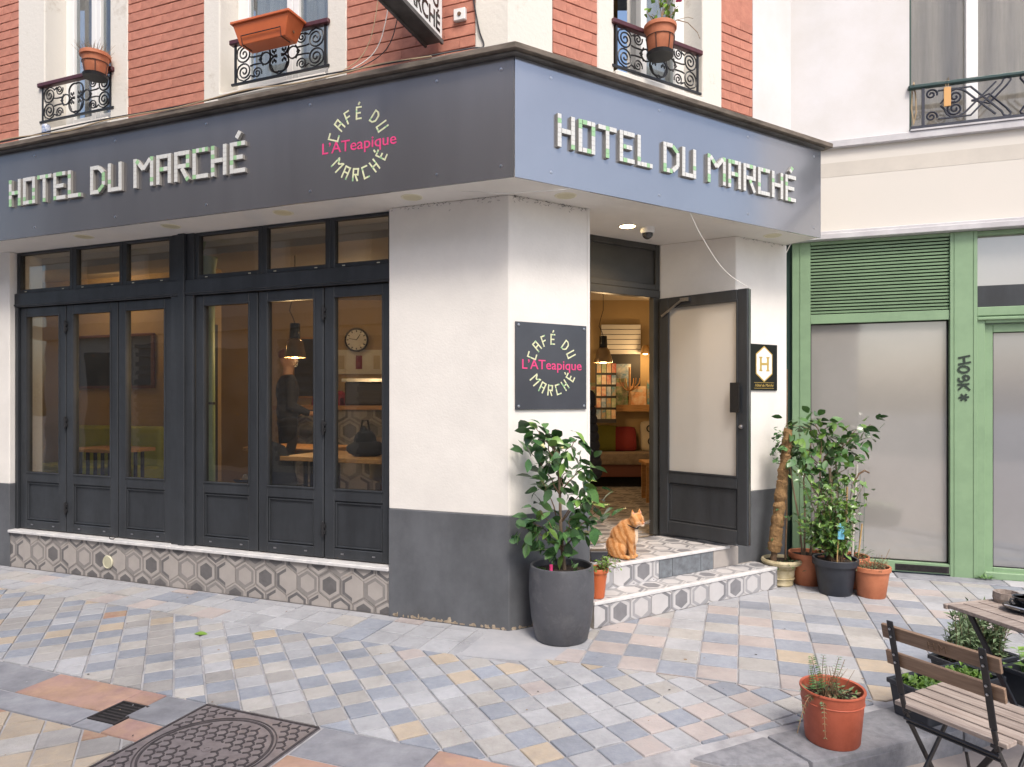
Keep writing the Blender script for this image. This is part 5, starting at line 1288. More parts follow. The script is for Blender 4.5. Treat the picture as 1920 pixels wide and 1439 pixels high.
for (e, n) in (((.02, 0, .62), 16), ((-.10, 0, .32), 8), ((.10, .02, .42), 14), ((.06, 0, .48), 14), ((.0, 0, .45), 12), ((.13, 0, .36), 8), ((-.06, 0, .3), 6)):
    pts, rs = limb((0, 0, .18), e, .004, .002, .01); k.tube(pts, rs, 5, 1)
    for i in range(n): leaf_join(k, pts[random.randint(3, 6)]+Vector((random.gauss(0, .014), random.gauss(0, .014), random.gauss(0, .02))), rnd_dir((0, 0, .1), 1), random.uniform(.025, .05), random.uniform(-1, 1), .8, 0 if random.random() < .7 else 2)
k.tube([(.05, 0, .2), (.12, 0, .26), (.20, 0, .24), (.27, .0, .17), (.29, 0, .12)], [.004, .004, .003, .0025, .002], 5, 1); k.tube([(.12, 0, .26), (.20, 0, .28), (.24, 0, .27)], .002, 4, 1)
k.build('geranium', ['leaf_bright', 'dry', 'leaf_light'], u2, world=False, recalc=False)
k = MB(); 
for i in range(7): a = i*.9; k.ell((.135+.012*cos(a), .012*sin(a), .40+.004*(i % 3)), (.012, .012, .008), nu=7, nv=5)
k.build('flower', 'logo_pink', u2, world=False)
tr_ = thing('window_trough', 'long empty orange plastic trough on the middle window guard', 'planter', Lp(1.83, .125, 4.085), ANG['L']); tr_.scale = (.86, .86, .92)
k = MB(); a, b = .235, .075; A, B = .295, .105
o0 = [(-a, -b), (a, -b), (a, b), (-a, b)]; o1 = [(-A, -B), (A, -B), (A, B), (-A, B)]; i1 = [(-A+.01, -B+.01), (A-.01, -B+.01), (A-.01, B-.01), (-A+.01, B-.01)]
k.add([p+(0,) for p in o0]+[p+(.175,) for p in o1]+[p+(.175,) for p in i1]+[p+(.02,) for p in o0], [(3, 2, 1, 0)]+[(q*4+i, q*4+(i+1) % 4, q*4+4+(i+1) % 4, q*4+4+i) for q in range(3) for i in range(4)]+[(12, 13, 14, 15)])
k.build('body', 'terracotta_bright', tr_, world=False, bevel=.006, seg=2)
k = MB()
for q in ((-A-.01, A+.01, B-.004, B+.012), (-A-.01, A+.01, -B-.012, -B+.004), (-A-.012, -A+.004, -B, B), (A-.004, A+.012, -B, B)): k.box(q[0], q[1], q[2], q[3], .158, .178)
k.build('rim', 'terracotta_bright', tr_, world=False, bevel=.003)
k = MB(); k.tube([(-.20, -.03, -.004), (-.20, b+.006, -.004), (-.205, b+.022, .06), (.205, b+.022, .06), (.20, b+.006, -.004), (.20, -.03, -.004)], .004, 5); k.build('wire_holder', 'iron', tr_, world=False)
MB().lathe([(.012, 0), (.012, .002)], 10, M=T((-a-.026, 0, .055)) @ RY(-PI/2)).build('drain_plug', 'wood_dark', tr_, world=False)
cn = thing('drink_can', 'crushed blue and white drink can on the ledge below the leftmost window', 'can', Lp(4.12, .16, 3.70)); MB(T((0, 0, 0))).lathe([(.0, 0), (.028, .002), (.033, .012), (.033, .10), (.027, .115), (0, .115)], 18).build('shell', 'can_blue', cn, world=False, smooth=True); MB().lathe([(0, .1155), (.026, .1155), (.026, .118)], 16).build('lid', 'screw', cn, world=False)
# vent, hook, leaf
vt = thing('wall_vent', 'round cream louvred vent in the hexagon tiled base wall', 'vent', Lp(3.60, 0, .14))
VM = face_frame(ML, 3.60, -.005, .142, True)
MB(VM).lathe([(.052, 0), (.056, .01), (.050, .016), (.046, .010), (0, .008)], 28).build('frame', 'plastic_cream', vt, smooth=True)
for i in range(9):
    y = -.036+i*.009; w = math.sqrt(.045**2-y*y); MB(VM).box(-w, w, y-.0025, y+.0025, .008, .0135).build('louvre', 'plastic_cream', vt)
hk = MB(ML); hk.tube([(3.56, .0, .335), (3.57, .012, .345), (3.555, .018, .365), (3.52, .015, .372), (3.505, .01, .355), (3.53, .008, .340), (3.56, .0, .338)], .004, 6); tag(hk.build('door_hook', 'iron', smooth=True), 'bent wire hook lying on the white door sill', 'hook')
lf = bpy.data.objects.new('fallen_leaf', LV['leaf_bright'][0]); col.objects.link(lf); lf.matrix_basis = leaf_matrix((-2.03, 4.36, .006), (1, .1, .02), .085, .1); tag(lf, 'single green leaf lying on the paving before the folding doors', 'leaf')

# ================================================================ folding chair and table
ZR = -.102
ch = thing('folding_chair', 'slatted wooden folding chair with black steel frame on the road edge', 'chair', (1.545, 2.425, ZR), math.atan2(-.88, .476))
W_ = .385
for i in range(5):
    y0 = .0+i*.0735; MB().box(-W_/2-.012*(i > 0), W_/2+.012*(i > 0), y0, y0+.062, .445, .461).build('seat_slat', 'wood_grey', ch, world=False, bevel=.003, seg=2)
for s in (-1, 1):
    x = s*(W_/2-.035)
    k = MB(); k.bar((x, -.085, .785), (x, -.012, .50), .024, .007, up=(0, 1, 0)); k.bar((x, -.012, .50), (x, .015, .42), .016, .012, up=(0, 1, 0)); k.bar((x, .015, .42), (x, .30, .0), .018, .010, up=(1, 0, 0)); k.build('back_leg', 'chair_steel', ch, world=False, bevel=.002)
    k = MB(); k.bar((x-s*.022, .335, .44), (x-s*.022, -.10, .0), .018, .010, up=(1, 0, 0)); k.build('leg', 'chair_steel', ch, world=False, bevel=.002)
    k = MB(); k.bar((x-s*.008, .0, .437), (x-s*.008, .36, .437), .02, .012); k.build('seat_rail', 'chair_steel', ch, world=False, bevel=.002)
    for z in (.755, .725, .655, .625): MB().lathe([(.0045, 0), (.0045, .003), (0, .004)], 8, M=T((x, -.083+(.785-z)*.256-.0085, z)) @ RX(PI/2)).build('rivet', 'screw', ch, world=False)
for z, y in ((.735, -.068), (.632, -.040)):
    k = MB(); k.box(-W_/2-.01, W_/2+.01, -.007, .007, -.027, .027, M=T((0, y+.012, z)) @ RX(rad(14))); k.build('back_slat', 'wood_back', ch, world=False, bevel=.003, seg=2)
for y, z in ((.012, .405), (.03, .385), (.24, .09), (-.05, .05)): MB().tube([(-W_/2+.03, y, z), (W_/2-.03, y, z)], .006, 6).build('stretcher', 'chair_steel', ch, world=False)
MB().tube([(-.02, .16, .30), (-.03, .20, .22), (-.05, .22, .165), (-.09, .20, .15)], .006, 6).build('latch', 'chair_steel', ch, world=False, smooth=True)
text_obj('carved_lettering', 'H.M', .04, T((.005, -.069, .722)) @ RX(PI/2+rad(14)), 'wood_dark', ch, .0008)
o_ = [c for c in ch.children if c.name.startswith('carved')][0]; o_.matrix_parent_inverse = I4.copy()
tb = thing('folding_table', 'slatted wooden bistro table with crossed black steel legs', 'table', (1.887, 2.956, ZR), math.atan2(.25, .97))
TS = .57
for i in range(7):
    x0 = i*.0825; MB(RZ(0)).box(x0, x0+.074, -TS, 0, .700, .716).build('table_slat', 'wood_grey', tb, world=False, bevel=.003, seg=2)
for o_ in list(tb.children): pass
MB().box(-.006, .579, -TS-.02, -TS-.001, .694, .716).build('edge_slat', 'wood_grey', tb, world=False, bevel=.003); MB().box(-.006, .579, .001, .020, .694, .716).build('edge_slat', 'wood_grey', tb, world=False, bevel=.003)
for x in (.06, .51):
    s = .016
    k = MB(); k.bar((x, -.05, .69), (x, -.50, 0), .024, .012, up=(1, 0, 0)); k.build('leg', 'chair_steel', tb, world=False, bevel=.002)
    k = MB(); k.bar((x+s, -.52, .69), (x+s, -.06, 0), .024, .012, up=(1, 0, 0)); k.build('leg', 'chair_steel', tb, world=False, bevel=.002)
    k = MB(); k.box(x-.01, x+.022, -.56, -.01, .682, .700); k.build('top_rail', 'chair_steel', tb, world=False)
for a, b in (((.06, -.28, .34), (.51, -.28, .34)), ((.06, -.46, .07), (.51, -.46, .07))): MB().tube([a, b], .006, 6).build('stretcher', 'chair_steel', tb, world=False)
MB().bar((.07, -.28, .35), (.50, -.40, .66), .014, .008).build('strut', 'chair_steel', tb, world=False)
TM = T(Vector((1.887, 2.956, ZR))) @ RZ(math.atan2(.25, .97)); zt = .7165
def onto(x, y): return TM @ Vector((x, y, zt))
pm = MB(TM); pm.box(.17, .52, -.50, -.10, zt, zt+.002); 
pm_o = pm.build('placemat', 'placemat'); tag(pm_o, 'grey woven placemat under the coffee cup', 'placemat')
cu = thing('coffee_cup', 'black cup and saucer of coffee on the slatted table', 'cup', onto(.22, -.17)+Vector((0, 0, .002)))
MB().lathe([(.0, .004), (.04, .004), (.078, .016), (.082, .019), (.078, .014), (.04, 0), (0, 0)], 36).build('saucer', 'ceramic_black', cu, world=False, smooth=True, angle=60)
MB().lathe([(.0, .008), (.024, .008), (.027, .014), (.044, .04), (.048, .062), (.045, .062), (.040, .042), (.02, .02)], 32).build('cup', 'ceramic_black', cu, world=False, smooth=True, angle=60)
MB().lathe([(0, .056), (.0435, .056)], 28).build('coffee', 'coffee', cu, world=False)
MB().tube([(-.043, 0, .052), (-.062, 0, .054), (-.068, 0, .042), (-.058, 0, .028), (-.038, 0, .026)], .005, 7).build('handle', 'ceramic_black', cu, world=False, smooth=True)
MB().tube([(-.03, -.055, .02), (-.065, -.02, .026), (-.09, .0, .03)], [.007, .003, .003], 6).build('spoon', 'screw', cu, world=False, smooth=True)
ab = thing('wooden_ashtray', 'small round wooden bowl on the slatted table', 'bowl', onto(.275, -.04)); MB().lathe([(.0, 0), (.046, 0), (.052, .018), (.050, .045), (.044, .045), (.042, .02), (0, .016)], 12).build('bowl', 'wood_grey', ab, world=False, smooth=True, angle=20)

# ================================================================ cat
ct = thing('cat', 'ginger cat sitting on the tiled landing looking to the right', 'cat', (.84, 5.07, ZF+.001), rad(-26))
def blob(mb, a, b, r0, r1, n=7):
    a, b = Vector(a), Vector(b)
    for i in range(n+1): t = i/n; r = r0+(r1-r0)*t; mb.ell(a.lerp(b, t), (r, r, r), nu=12, nv=8)
def mat_fur():
    m = mat('fur', (.60, .24, .055), 1, bump=.5, bscale=180, spec=.05)
    nt = m.node_tree; N = nt.nodes; L = nt.links; b = N['Principled BSDF']
    tc = N.new('ShaderNodeTexCoord'); w = N.new('ShaderNodeTexWave'); w.inputs['Scale'].default_value = 7; w.inputs['Distortion'].default_value = 7; w.inputs['Detail'].default_value = 3; w.bands_direction = 'X'
    mp = N.new('ShaderNodeMapping'); mp.inputs['Rotation'].default_value = (0, rad(35), 0); L.new(tc.outputs['Object'], mp.inputs[0]); L.new(mp.outputs[0], w.inputs[0])
    cr = N.new('ShaderNodeValToRGB'); cr.color_ramp.elements[0].color = (.52, .225, .07, 1); cr.color_ramp.elements[1].color = (.66, .36, .155, 1); cr.color_ramp.elements[0].position = .15; cr.color_ramp.elements[1].position = .6
    nz = N.new('ShaderNodeTexNoise'); nz.inputs['Scale'].default_value = 90; L.new(tc.outputs['Object'], nz.inputs[0])
    mx = N.new('ShaderNodeMix'); mx.data_type = 'RGBA'; mx.blend_type = 'OVERLAY'; mx.inputs[0].default_value = .22; L.new(w.outputs[0], cr.inputs[0]); L.new(cr.outputs[0], mx.inputs[6]); L.new(nz.outputs[0], mx.inputs[7])
    # pale bib: a patch of the coat on the chest side
    L.new(mx.outputs[2], b.inputs['Base Color']); b.inputs['Sheen Weight'].default_value = .4
mat_fur(); mat('fur_pale', (.80, .64, .48), .9, bump=.4, bscale=180); mat('fur_pink', (.62, .30, .24), .7)
k = MB()
k.ell((-.055, 0, .085), (.088, .082, .085)); k.ell((-.03, 0, .15), (.082, .07, .09)); k.ell((.005, 0, .20), (.070, .060, .08)); k.ell((.042, 0, .165), (.052, .052, .085)); k.ell((.03, 0, .235), (.055, .05, .055))
for s in (-1, 1):
    k.ell((-.045, s*.055, .062), (.068, .036, .062)); blob(k, (-.02, s*.068, .022), (.045, s*.07, .014), .019, .015)
    blob(k, (.048, s*.030, .16), (.058, s*.030, .03), .027, .0165, 9); k.ell((.066, s*.030, .0135), (.026, .0175, .0135))
blob(k, (.03, 0, .235), (.072, -.005, .27), .046, .042)
hc = Vector((.090, -.006, .288)); HA = T(hc) @ RZ(rad(-22)) @ RY(rad(6)) @ Matrix.Scale(1.12, 4) @ T(-hc)
k.ell(hc, (.046, .050, .043), M=HA); k.ell(hc+Vector((.022, 0, -.010)), (.030, .036, .026), M=HA); k.ell(hc+Vector((.042, 0, -.016)), (.016, .021, .015), M=HA)
for s in (-1, 1): k.ell(hc+Vector((.016, s*.028, -.016)), (.022, .022, .021), M=HA)
for s in (-1, 1):
    for i in range(7): t = i/6; k.ell(hc+Vector((-.006-.008*t, s*(.030+.008*t), .028+.030*t)), (.008*(1-t)+.0045, .020*(1-t)+.004, .011), nu=8, nv=6, M=HA)
blob(k, (-.13, .03, .02), (-.10, .095, .018), .016, .015); blob(k, (-.10, .095, .018), (-.0, .11, .016), .015, .011)
cb = k.build('body', 'fur', ct, world=False, smooth=True, angle=180)
md = cb.modifiers.new('one_skin', 'REMESH'); md.mode = 'VOXEL'; md.voxel_size = .0042; md.use_smooth_shade = True
md = cb.modifiers.new('soften', 'SMOOTH'); md.factor = .5; md.iterations = 5
dgr = bpy.context.evaluated_depsgraph_get(); dgr.update(); ev = cb.evaluated_get(dgr); mev = ev.to_mesh()
fu = MB(); pol = list(mev.polygons)
for i in range(26000):
    p_ = random.choice(pol); c = p_.center; n = p_.normal
    if n.z < -.6: continue
    dn = (n*.55+Vector((-.35, 0, -.75))+Vector((random.uniform(-.3, .3), random.uniform(-.3, .3), random.uniform(-.3, .3)))).normalized(); L_ = random.uniform(.006, .012) if c.z < .25 else random.uniform(.003, .006)
    sd2 = n.cross(dn)
    if sd2.length < 1e-4: continue
    sd2 = sd2.normalized()*.0008; fu.add([c-sd2, c+sd2, c+dn*L_+n*.002], [(0, 1, 2)])
ev.to_mesh_clear()
tag(fu.build('fur', 'fur', ct, world=False, recalc=False), kind='stuff')
k = MB(); k.ell((.078, 0, .165), (.0205, .030, .07)); k.ell(hc+Vector((.045, 0, -.026)), (.0165, .017, .011), M=HA); k.build('bib', 'fur_pale', ct, world=False, smooth=True, angle=180)
k = MB()
for s in (-1, 1): k.add([hc+Vector((.003, s*.026, .040)), hc+Vector((-.001, s*.046, .042)), hc+Vector((-.006, s*.039, .054))], [(0, 1, 2)], M=HA)
k.build('inner_ear', 'fur_pink', ct, world=False, recalc=False)
MB().ell(hc+Vector((.0585, 0, -.010)), (.005, .006, .004), M=HA).build('nose', 'fur_pink', ct, world=False)
k = MB()
for s in (-1, 1): k.tube([hc+Vector((.0465-.004*q, s*(.016+.006*q), .006+.003*(1-q*q)*-1)) for q in (-1, -.5, 0, .5, 1)], .0018, 5, M=HA)
k.tube([hc+Vector((.060, -.012, -.026)), hc+Vector((.066, 0, -.021)), hc+Vector((.060, .012, -.026))], .0012, 4, M=HA); k.build('closed_eyes', 'wood_dark', ct, world=False)
MB().tube([(.052+.046*cos(a)*.98, .045*sin(a)*1.05, .243+.020*-cos(a)) for a in [i*PI/12 for i in range(24)]], .0042, 6, closed=True).build('collar', 'cloth_black', ct, world=False)
k = MB()
for s in (-1, 1):
    for q in range(3): k.tube([hc+Vector((.052, s*.015, -.018+.004*q)), hc+Vector((.06, s*.05, -.02+.012*q)), hc+Vector((.055, s*.075, -.03+.014*q))], [.0006, .0005, .0003], 3, M=HA)
k.build('whiskers', 'white_paint', ct, world=False)
# ================================================================ café interior
def iw(pts, z0=ZF-.05, z1=2.99, th=.05):
    for (a, b) in zip(pts[:-1], pts[1:]):
        d = Vector((b[0]-a[0], b[1]-a[1])).normalized(); n = Vector((-d.y, d.x))*th
        MB().prism([a, b, (b[0]+n.x, b[1]+n.y), (a[0]+n.x, a[1]+n.y)], z0, z1).build('interior_wall', 'in_wall', bd)
W1a, W1b = Lxy(5.35, -2.45), Lxy(3.98, -2.45)
MB().prism([Rxy(2.66, -.62), Rxy(2.80, -.62), (3.0, 9.75), (2.85, 9.75)], ZF-.05, 2.99).build('interior_wall', 'in_wall', bd)
MB().prism([(-4.4, 9.6), (3.0, 9.6), (3.0, 9.7), (-4.4, 9.7)], ZF-.05, 2.99).build('interior_wall', 'in_wall', bd)
W1c = Lxy(3.95, -1.52)
MB().prism([W1c, (-4.22, 9.6), (-4.4, 9.6), (W1c[0]-.15, W1c[1])], ZF-.05, 2.99).build('interior_wall', 'in_wall', bd)
MB(ML).box(3.95, 7.5, -1.62, -1.52, ZF-.05, 2.99).build('interior_wall', 'in_wall', bd)
MB(ML).box(6.72, 6.82, -1.62, -.29, ZF-.05, 2.99).build('interior_wall', 'in_wall', bd)
MB().prism([Lxy(7.5, -.29), Lxy(.9, -.29), Rxy(.66, -.61), Rxy(2.8, -.61), (3.0, 9.75), (-6.6, 9.75)], 2.90, 2.99).build('ceiling', 'in_ceiling', bd)
MB(ML).box(.92, 6.7, -.60, -.32, 2.72, 2.90).build('ceiling_coffer', 'in_ceiling', bd)
def at(x, y, s): return Vector(((x-960)/1280*s, s, 1.5-(y-750)/1280*s))
# entrance corner: bench, cushions, shelf, books, stool
Y0 = 9.1
sf = thing('bench_sofa', 'brown upholstered bench against the back wall seen through the door', 'bench', (1.6, Y0+.3, ZF))
MB().box(.6, 2.75, Y0, Y0+.5, ZF+.30, ZF+.46).build('seat_cushion', 'sofa', sf, bevel=.03, seg=2, smooth=True); MB().box(.62, 2.74, Y0+.03, Y0+.48, ZF+.14, ZF+.30).build('seat_base', 'cloth_brown', sf); MB().box(.65, 2.7, Y0+.10, Y0+.45, ZF, ZF+.14).build('plinth', 'black', sf)
def cushion(name, label, x, w, m, ring_=False):
    t = thing('cushion', label, 'cushion', (x, Y0+.34, ZF+.46)); k = MB(); k.ell((0, 0, w/2), (w*.55, .07, w*.55), nu=24, nv=16)
    k.v = [tuple(max(-w/2, min(w/2, c*1.22)) if i != 1 else c for i, c in enumerate((v[0], v[1], v[2]-w/2))) for v in k.v]; k.v = [(v[0], v[1], v[2]+w/2) for v in k.v]
    c = k.build('cover', m, t, world=False, smooth=True, angle=180); t.rotation_euler = (rad(-14), 0, 0)
    if ring_:
        for (a, b, r) in ((-.09, .30, .045), (.06, .33, .05), (-.07, .12, .055), (.07, .14, .04), (.0, .22, .03)): MB().tube([(a+r*cos(q), -.078, b+r*sin(q)) for q in [i*PI/9 for i in range(18)]], .009, 5, closed=True).build('ring_print', 'cloth_black', t, world=False)
cushion('', 'lime green cushion on the bench, leftmost of three', 1.30, .36, 'lime_cloth'); cushion('', 'red satin cushion in the middle of the bench', 1.55, .34, 'red_cloth'); cushion('', 'cream cushion printed with black rings on the bench', 2.0, .42, 'cushion_cream', True)
sh = thing('wall_shelf', 'wooden wall shelf carrying books above the bench', 'shelf', (1.7, 9.5, 1.35))
MB().box(.75, 2.75, 9.38, 9.60, 1.36, 1.40).build('board', 'wood_warm', sh); MB().box(.75, 2.75, 9.37, 9.38, 1.34, 1.43).build('front_lip', 'wood_warm', sh)
x = 1.05; bl_ = ('patterned green book upright on the shelf, leftmost', 'tan covered book on the shelf beside the patterned one', 'green and cream book behind the coat stand', 'orange covered book on the shelf below the coat stand', 'teal and orange picture book on the shelf', 'yellow and blue book at the right end of the shelf', 'dark red book half hidden by the door frame', 'pale book at the far right of the shelf')
for i, (w, h, m) in enumerate(((.22, .34, 'book_c'), (.10, .36, 'book_d'), (.20, .40, 'book_c'), (.24, .29, 'book_a'), (.24, .38, 'book_b'), (.14, .38, 'book_a'), (.2, .3, 'book_e'), (.2, .36, 'book_d'))):
    t = thing('book', bl_[i], 'book', (x+w/2, 9.42, 1.40), 0, 'books on the wall shelf'); MB().box(-w/2, w/2, 0, .02, 0, h, M=RX(rad(-8))).build('cover', m, t, world=False); MB().box(-w*.3, w*.3, -.002, 0, h*.72, h*.86, M=RX(rad(-8))).build('title_panel', 'cushion_cream' if i % 2 else 'book_e', t, world=False)
    x += w+.015
cs = thing('wooden_stand', 'small wooden branching stand among the books on the shelf', 'stand', (1.62, 9.40, 1.40)); k = MB(); k.tube([(0, 0, 0), (0, 0, .55)], .016, 7)
for a in range(6): q = a*PI/3; k.tube([(0, 0, .22), (.07*cos(q), .07*sin(q), .25), (.13*cos(q), .1*sin(q), .33), (.14*cos(q), .1*sin(q), .40)], [.012, .011, .009, .006], 6)
k.build('branches', 'wood_warm', cs, world=False, smooth=True)
rk = thing('postcard_rack', 'rack crowded with leaflets and postcards at the left of the door view', 'rack', (1.22, 8.9, 1.2))
for r in range(5):
    for c in range(4): MB().box(-.12+c*.065, -.065+c*.065, -.01-.01*r, 0-.01*r, .05+r*.15, .17+r*.15).build('leaflet', ('book_d', 'book_a', 'book_b', 'book_e', 'book_c')[(r*3+c*2) % 5], rk, world=False)
MB().box(-.13, .14, .0, .02, 0, .85).build('back_board', 'in_dark', rk, world=False)
bdn = thing('window_blind', 'white slatted blind over a dark window on the back wall', 'blind', (1.55, 9.56, 2.0))
MB().box(1.25, 1.80, 9.57, 9.60, 1.5, 2.55).build('dark_pane', 'in_dark', bdn)
for i in range(6): MB().box(1.25, 1.80, 9.545, 9.565, 2.14+i*.07, 2.20+i*.07).build('slat', 'blind', bdn)
MB().box(1.45, 1.66, 9.53, 9.55, 1.55, 2.0).build('poster', 'book_d', bdn)
stl = thing('wooden_stool', 'small square wooden side table inside the doorway', 'table', (1.72, 7.9, ZF))
MB().box(-.20, .35, -.16, .3, .42, .455).build('top', 'wood_warm', stl, world=False, bevel=.005)
for x, y in ((-.17, -.13), (.31, -.13), (-.15, .25), (.31, .26)): MB().box(x-.022, x+.022, y-.022, y+.022, 0, .42).build('leg', 'wood_warm', stl, world=False)
MB().box(-.16, .3, -.14, -.12, .34, .42).build('apron', 'wood_warm', stl, world=False)
ct_ = thing('hanging_coat', 'dark coat hanging just inside the doorway on the left', 'coat', (.80, 7.0, 1.02))
k = MB(); k.ell((0, 0, .50), (.06, .07, .08)); blob(k, (0, 0, .45), (.03, 0, -.25), .06, .10, 8); k.build('cloth', 'cloth_black', ct_, world=False, smooth=True, angle=180)
# lamps
def pendant(label, p, r=.11, e=14, top=2.9, glass='copper_glass'):
    t = thing('pendant_lamp', label, 'lamp', p, 0, 'pendant lamps in the café')
    MB().lathe([(.035, .24), (.045, .24), (.05, .10), (.045, .09)], 20).build('cap', 'black_gloss', t, world=False, smooth=True); MB().lathe([(.05, .10), (.075, .07), (r, -.05), (r*1.03, -.08), (r*.99, -.08), (.07, .065)], 28).build('shade', glass, t, world=False, smooth=True, angle=60)
    MB().ell((0, 0, .0), (.025, .025, .035)).build('bulb', 'lamp_glow', t, world=False, smooth=True)
    MB().tube([(0, 0, .24), (-.02, 0, .30), (-.05, 0, .36), (-.03, 0, .45), (0, 0, .55), (0, 0, top-p[2])], .004, 5).build('cord', 'cable_dark', t, world=False)
    l = bpy.data.objects.new('pendant_light', bpy.data.lights.new('pendant_light', 'POINT')); col.objects.link(l); l.location = Vector(p)+Vector((0, 0, -.13)); l.data.energy = e*.75; l.data.color = (1, .66, .33); l.data.shadow_soft_size = .04; l['kind'] = 'structure'
pendant('pendant lamp with smoked glass shade glowing inside the doorway', at(1131, 668, 8.2), .11, 12)
pendant('pendant lamp with black cap behind the fifth folding door', at(553, 655, 6.4), .095, 20)
wl = thing('wall_lamp', 'small shaded wall lamp glowing above the leaflets', 'lamp', at(1210, 660, 9.4)); MB().lathe([(.03, .09), (.05, .06), (.07, -.03), (.06, -.03)], 18).build('shade', 'brass', wl, world=False, smooth=True); MB().ell((0, 0, -.02), (.04, .04, .02)).build('bulb', 'lamp_glow', wl, world=False)
l = bpy.data.objects.new('wall_light', bpy.data.lights.new('wall_light', 'POINT')); col.objects.link(l); l.location = at(1210, 672, 9.25); l.data.energy = 5; l.data.color = (1, .62, .28); l.data.shadow_soft_size = .04
for i, (x, y, s) in enumerate(((683, 566, 7.5), (145, 602, 7.2), (560, 568, 8.2))):
    t = thing('ceiling_spot', ('small lit ceiling spot above the clock', 'small lit ceiling spot above the dark screen at the left', 'small lit ceiling spot behind the pendant lamp')[i], 'light', at(x, y, s)); t.location.z = 2.895; MB().lathe([(0, -.004), (.035, -.004), (.035, .002)], 16).build('lens', 'lamp_glow', t, world=False); MB().lathe([(.035, -.006), (.048, -.006), (.048, .002)], 16).build('bezel', 'screw', t, world=False)
    l = bpy.data.objects.new('spot_light', bpy.data.lights.new('spot_light', 'POINT')); col.objects.link(l); l.location = t.location+Vector((0, 0, -.07)); l.data.energy = (9, 7, 5)[i]; l.data.color = (1, .68, .35); l.data.shadow_soft_size = .04
# behind the folding doors
co = MB(); p = Lp(2.92, -.40, ZF)
cl_ = thing('iron_column', 'pale green cast iron column just inside the folding doors', 'column', p)
MB().lathe([(.09, 0), (.09, .06), (.06, .09), (.055, 2.05), (.075, 2.08), (.075, 2.12), (.058, 2.15), (.062, 2.3), (.09, 2.45), (.12, 2.57)], 24).build('shaft', 'in_green', cl_, world=False, smooth=True, angle=40); MB().lathe([(.06, 1.13), (.066, 1.13), (.066, 1.15), (.06, 1.15)], 20).build('band', 'in_dark', cl_, world=False); MB().lathe([(.077, 2.07), (.082, 2.07), (.082, 2.13), (.077, 2.13)], 20).build('collar', 'in_dark', cl_, world=False)
def table_in(label, u0, u1, o0, o1, z=1.06):
    t = thing('cafe_table', label, 'table', Lp((u0+u1)/2, (o0+o1)/2, ZF), 0, 'tables inside the café'); MB(ML).box(u0, u1, o0, o1, z-.035, z).build('top', 'wood_warm', t, bevel=.004)
    for u in (u0+.12, u1-.12):
        for q in (-.16, -.08, 0, .08, .16): MB(ML).box(u-.012, u+.012, (o0+o1)/2+q-.012, (o0+o1)/2+q+.012, ZF, z-.036).build('leg_bar', 'in_dark', t)
table_in('wooden café table right behind the two rightmost folding doors', .95, 2.0, -.85, -.20); table_in('wooden café table behind the fourth folding door', 2.15, 3.0, -1.5, -.9); table_in('wooden café table before the lime bench', 4.25, 4.95, -1.05, -.62, 1.02)
def shell_chair(label, u, o, ang, m='in_dark'):
    t = thing('shell_chair', label, 'chair', Lp(u, o, ZF), ang, 'shell chairs inside the café')
    k = MB(); vs = []; nu, nv = 14, 12
    for j in range(nv+1):
        for i in range(nu+1):
            a = (i/nu-.5)*2; t_ = j/nv
            if t_ < .45: q = t_/.45; x = a*.21; y = .22-.40*q; z = .44+.05*a*a+.02*(1-q)
            else: q = (t_-.45)/.55; w = .21*(1-.25*q*q); x = a*w; y = -.18-.10*q+.07*a*a; z = .44+.05*a*a*(1-q)+.42*q-.05*a*a*q
            vs.append((x, y, z))
    k.add(vs, [(j*(nu+1)+i, j*(nu+1)+i+1, (j+1)*(nu+1)+i+1, (j+1)*(nu+1)+i) for j in range(nv) for i in range(nu)]); k.build('shell', m, t, world=False, smooth=True, angle=90)
    for x, y in ((-.2, .2), (.2, .2), (-.2, -.2), (.2, -.2)): MB().tube([(x*.5, y*.5, .43), (x, y, 0)], .010, 6).build('leg', 'wood_warm', t, world=False)
shell_chair('black shell chair at the fourth folding door', 2.50, -.62, rad(100)); shell_chair('black shell chair left of the table at the fifth door', 2.12, -.42, rad(-20)); shell_chair('black shell chair at the right end of the window table', 1.02, -.75, rad(200)); shell_chair('pale shell chair behind the window table', 1.5, -1.15, rad(-15), 'cushion_cream')
bg_ = thing('handbag', 'slumped dark bag on the window table behind the last door', 'bag', Lp(1.35, -.42, 1.06)); k = MB(); k.ell((0, 0, .06), (.16, .08, .07)); k.ell((-.01, 0, .12), (.09, .05, .09)); k.ell((-.02, 0, .18), (.03, .03, .06)); k.build('bag_body', 'cloth_black', bg_, world=False, smooth=True, angle=180); MB().tube([(-.05, 0, .18), (-.03, 0, .28), (.01, 0, .28), (.03, 0, .16)], .008, 6).build('strap', 'cloth_black', bg_, world=False)
wc = thing('white_cup', 'white cup on the window table behind the fifth folding door', 'cup', Lp(1.78, -.52, 1.06)); MB().lathe([(0, .002), (.03, .002), (.042, .05), (.045, .085), (.041, .085), (.036, .045), (0, .01)], 20).build('bowl', 'cctv', wc, world=False, smooth=True); MB().tube([(.043, 0, .07), (.065, 0, .065), (.066, 0, .04), (.04, 0, .03)], .005, 6).build('handle', 'cctv', wc, world=False, smooth=True)
lb = thing('lime_bench', 'lime green banquette along the left wall below the screen', 'bench', Lp(5.3, -1.3, ZF)); MB(ML).box(4.55, 6.1, -1.51, -1.36, ZF+.3, ZF+.88).build('backrest', 'in_lime', lb, bevel=.05, seg=3, smooth=True); MB(ML).box(4.5, 6.1, -1.36, -1.0, ZF+.2, ZF+.46).build('seat', 'in_lime', lb, bevel=.04, seg=3, smooth=True)
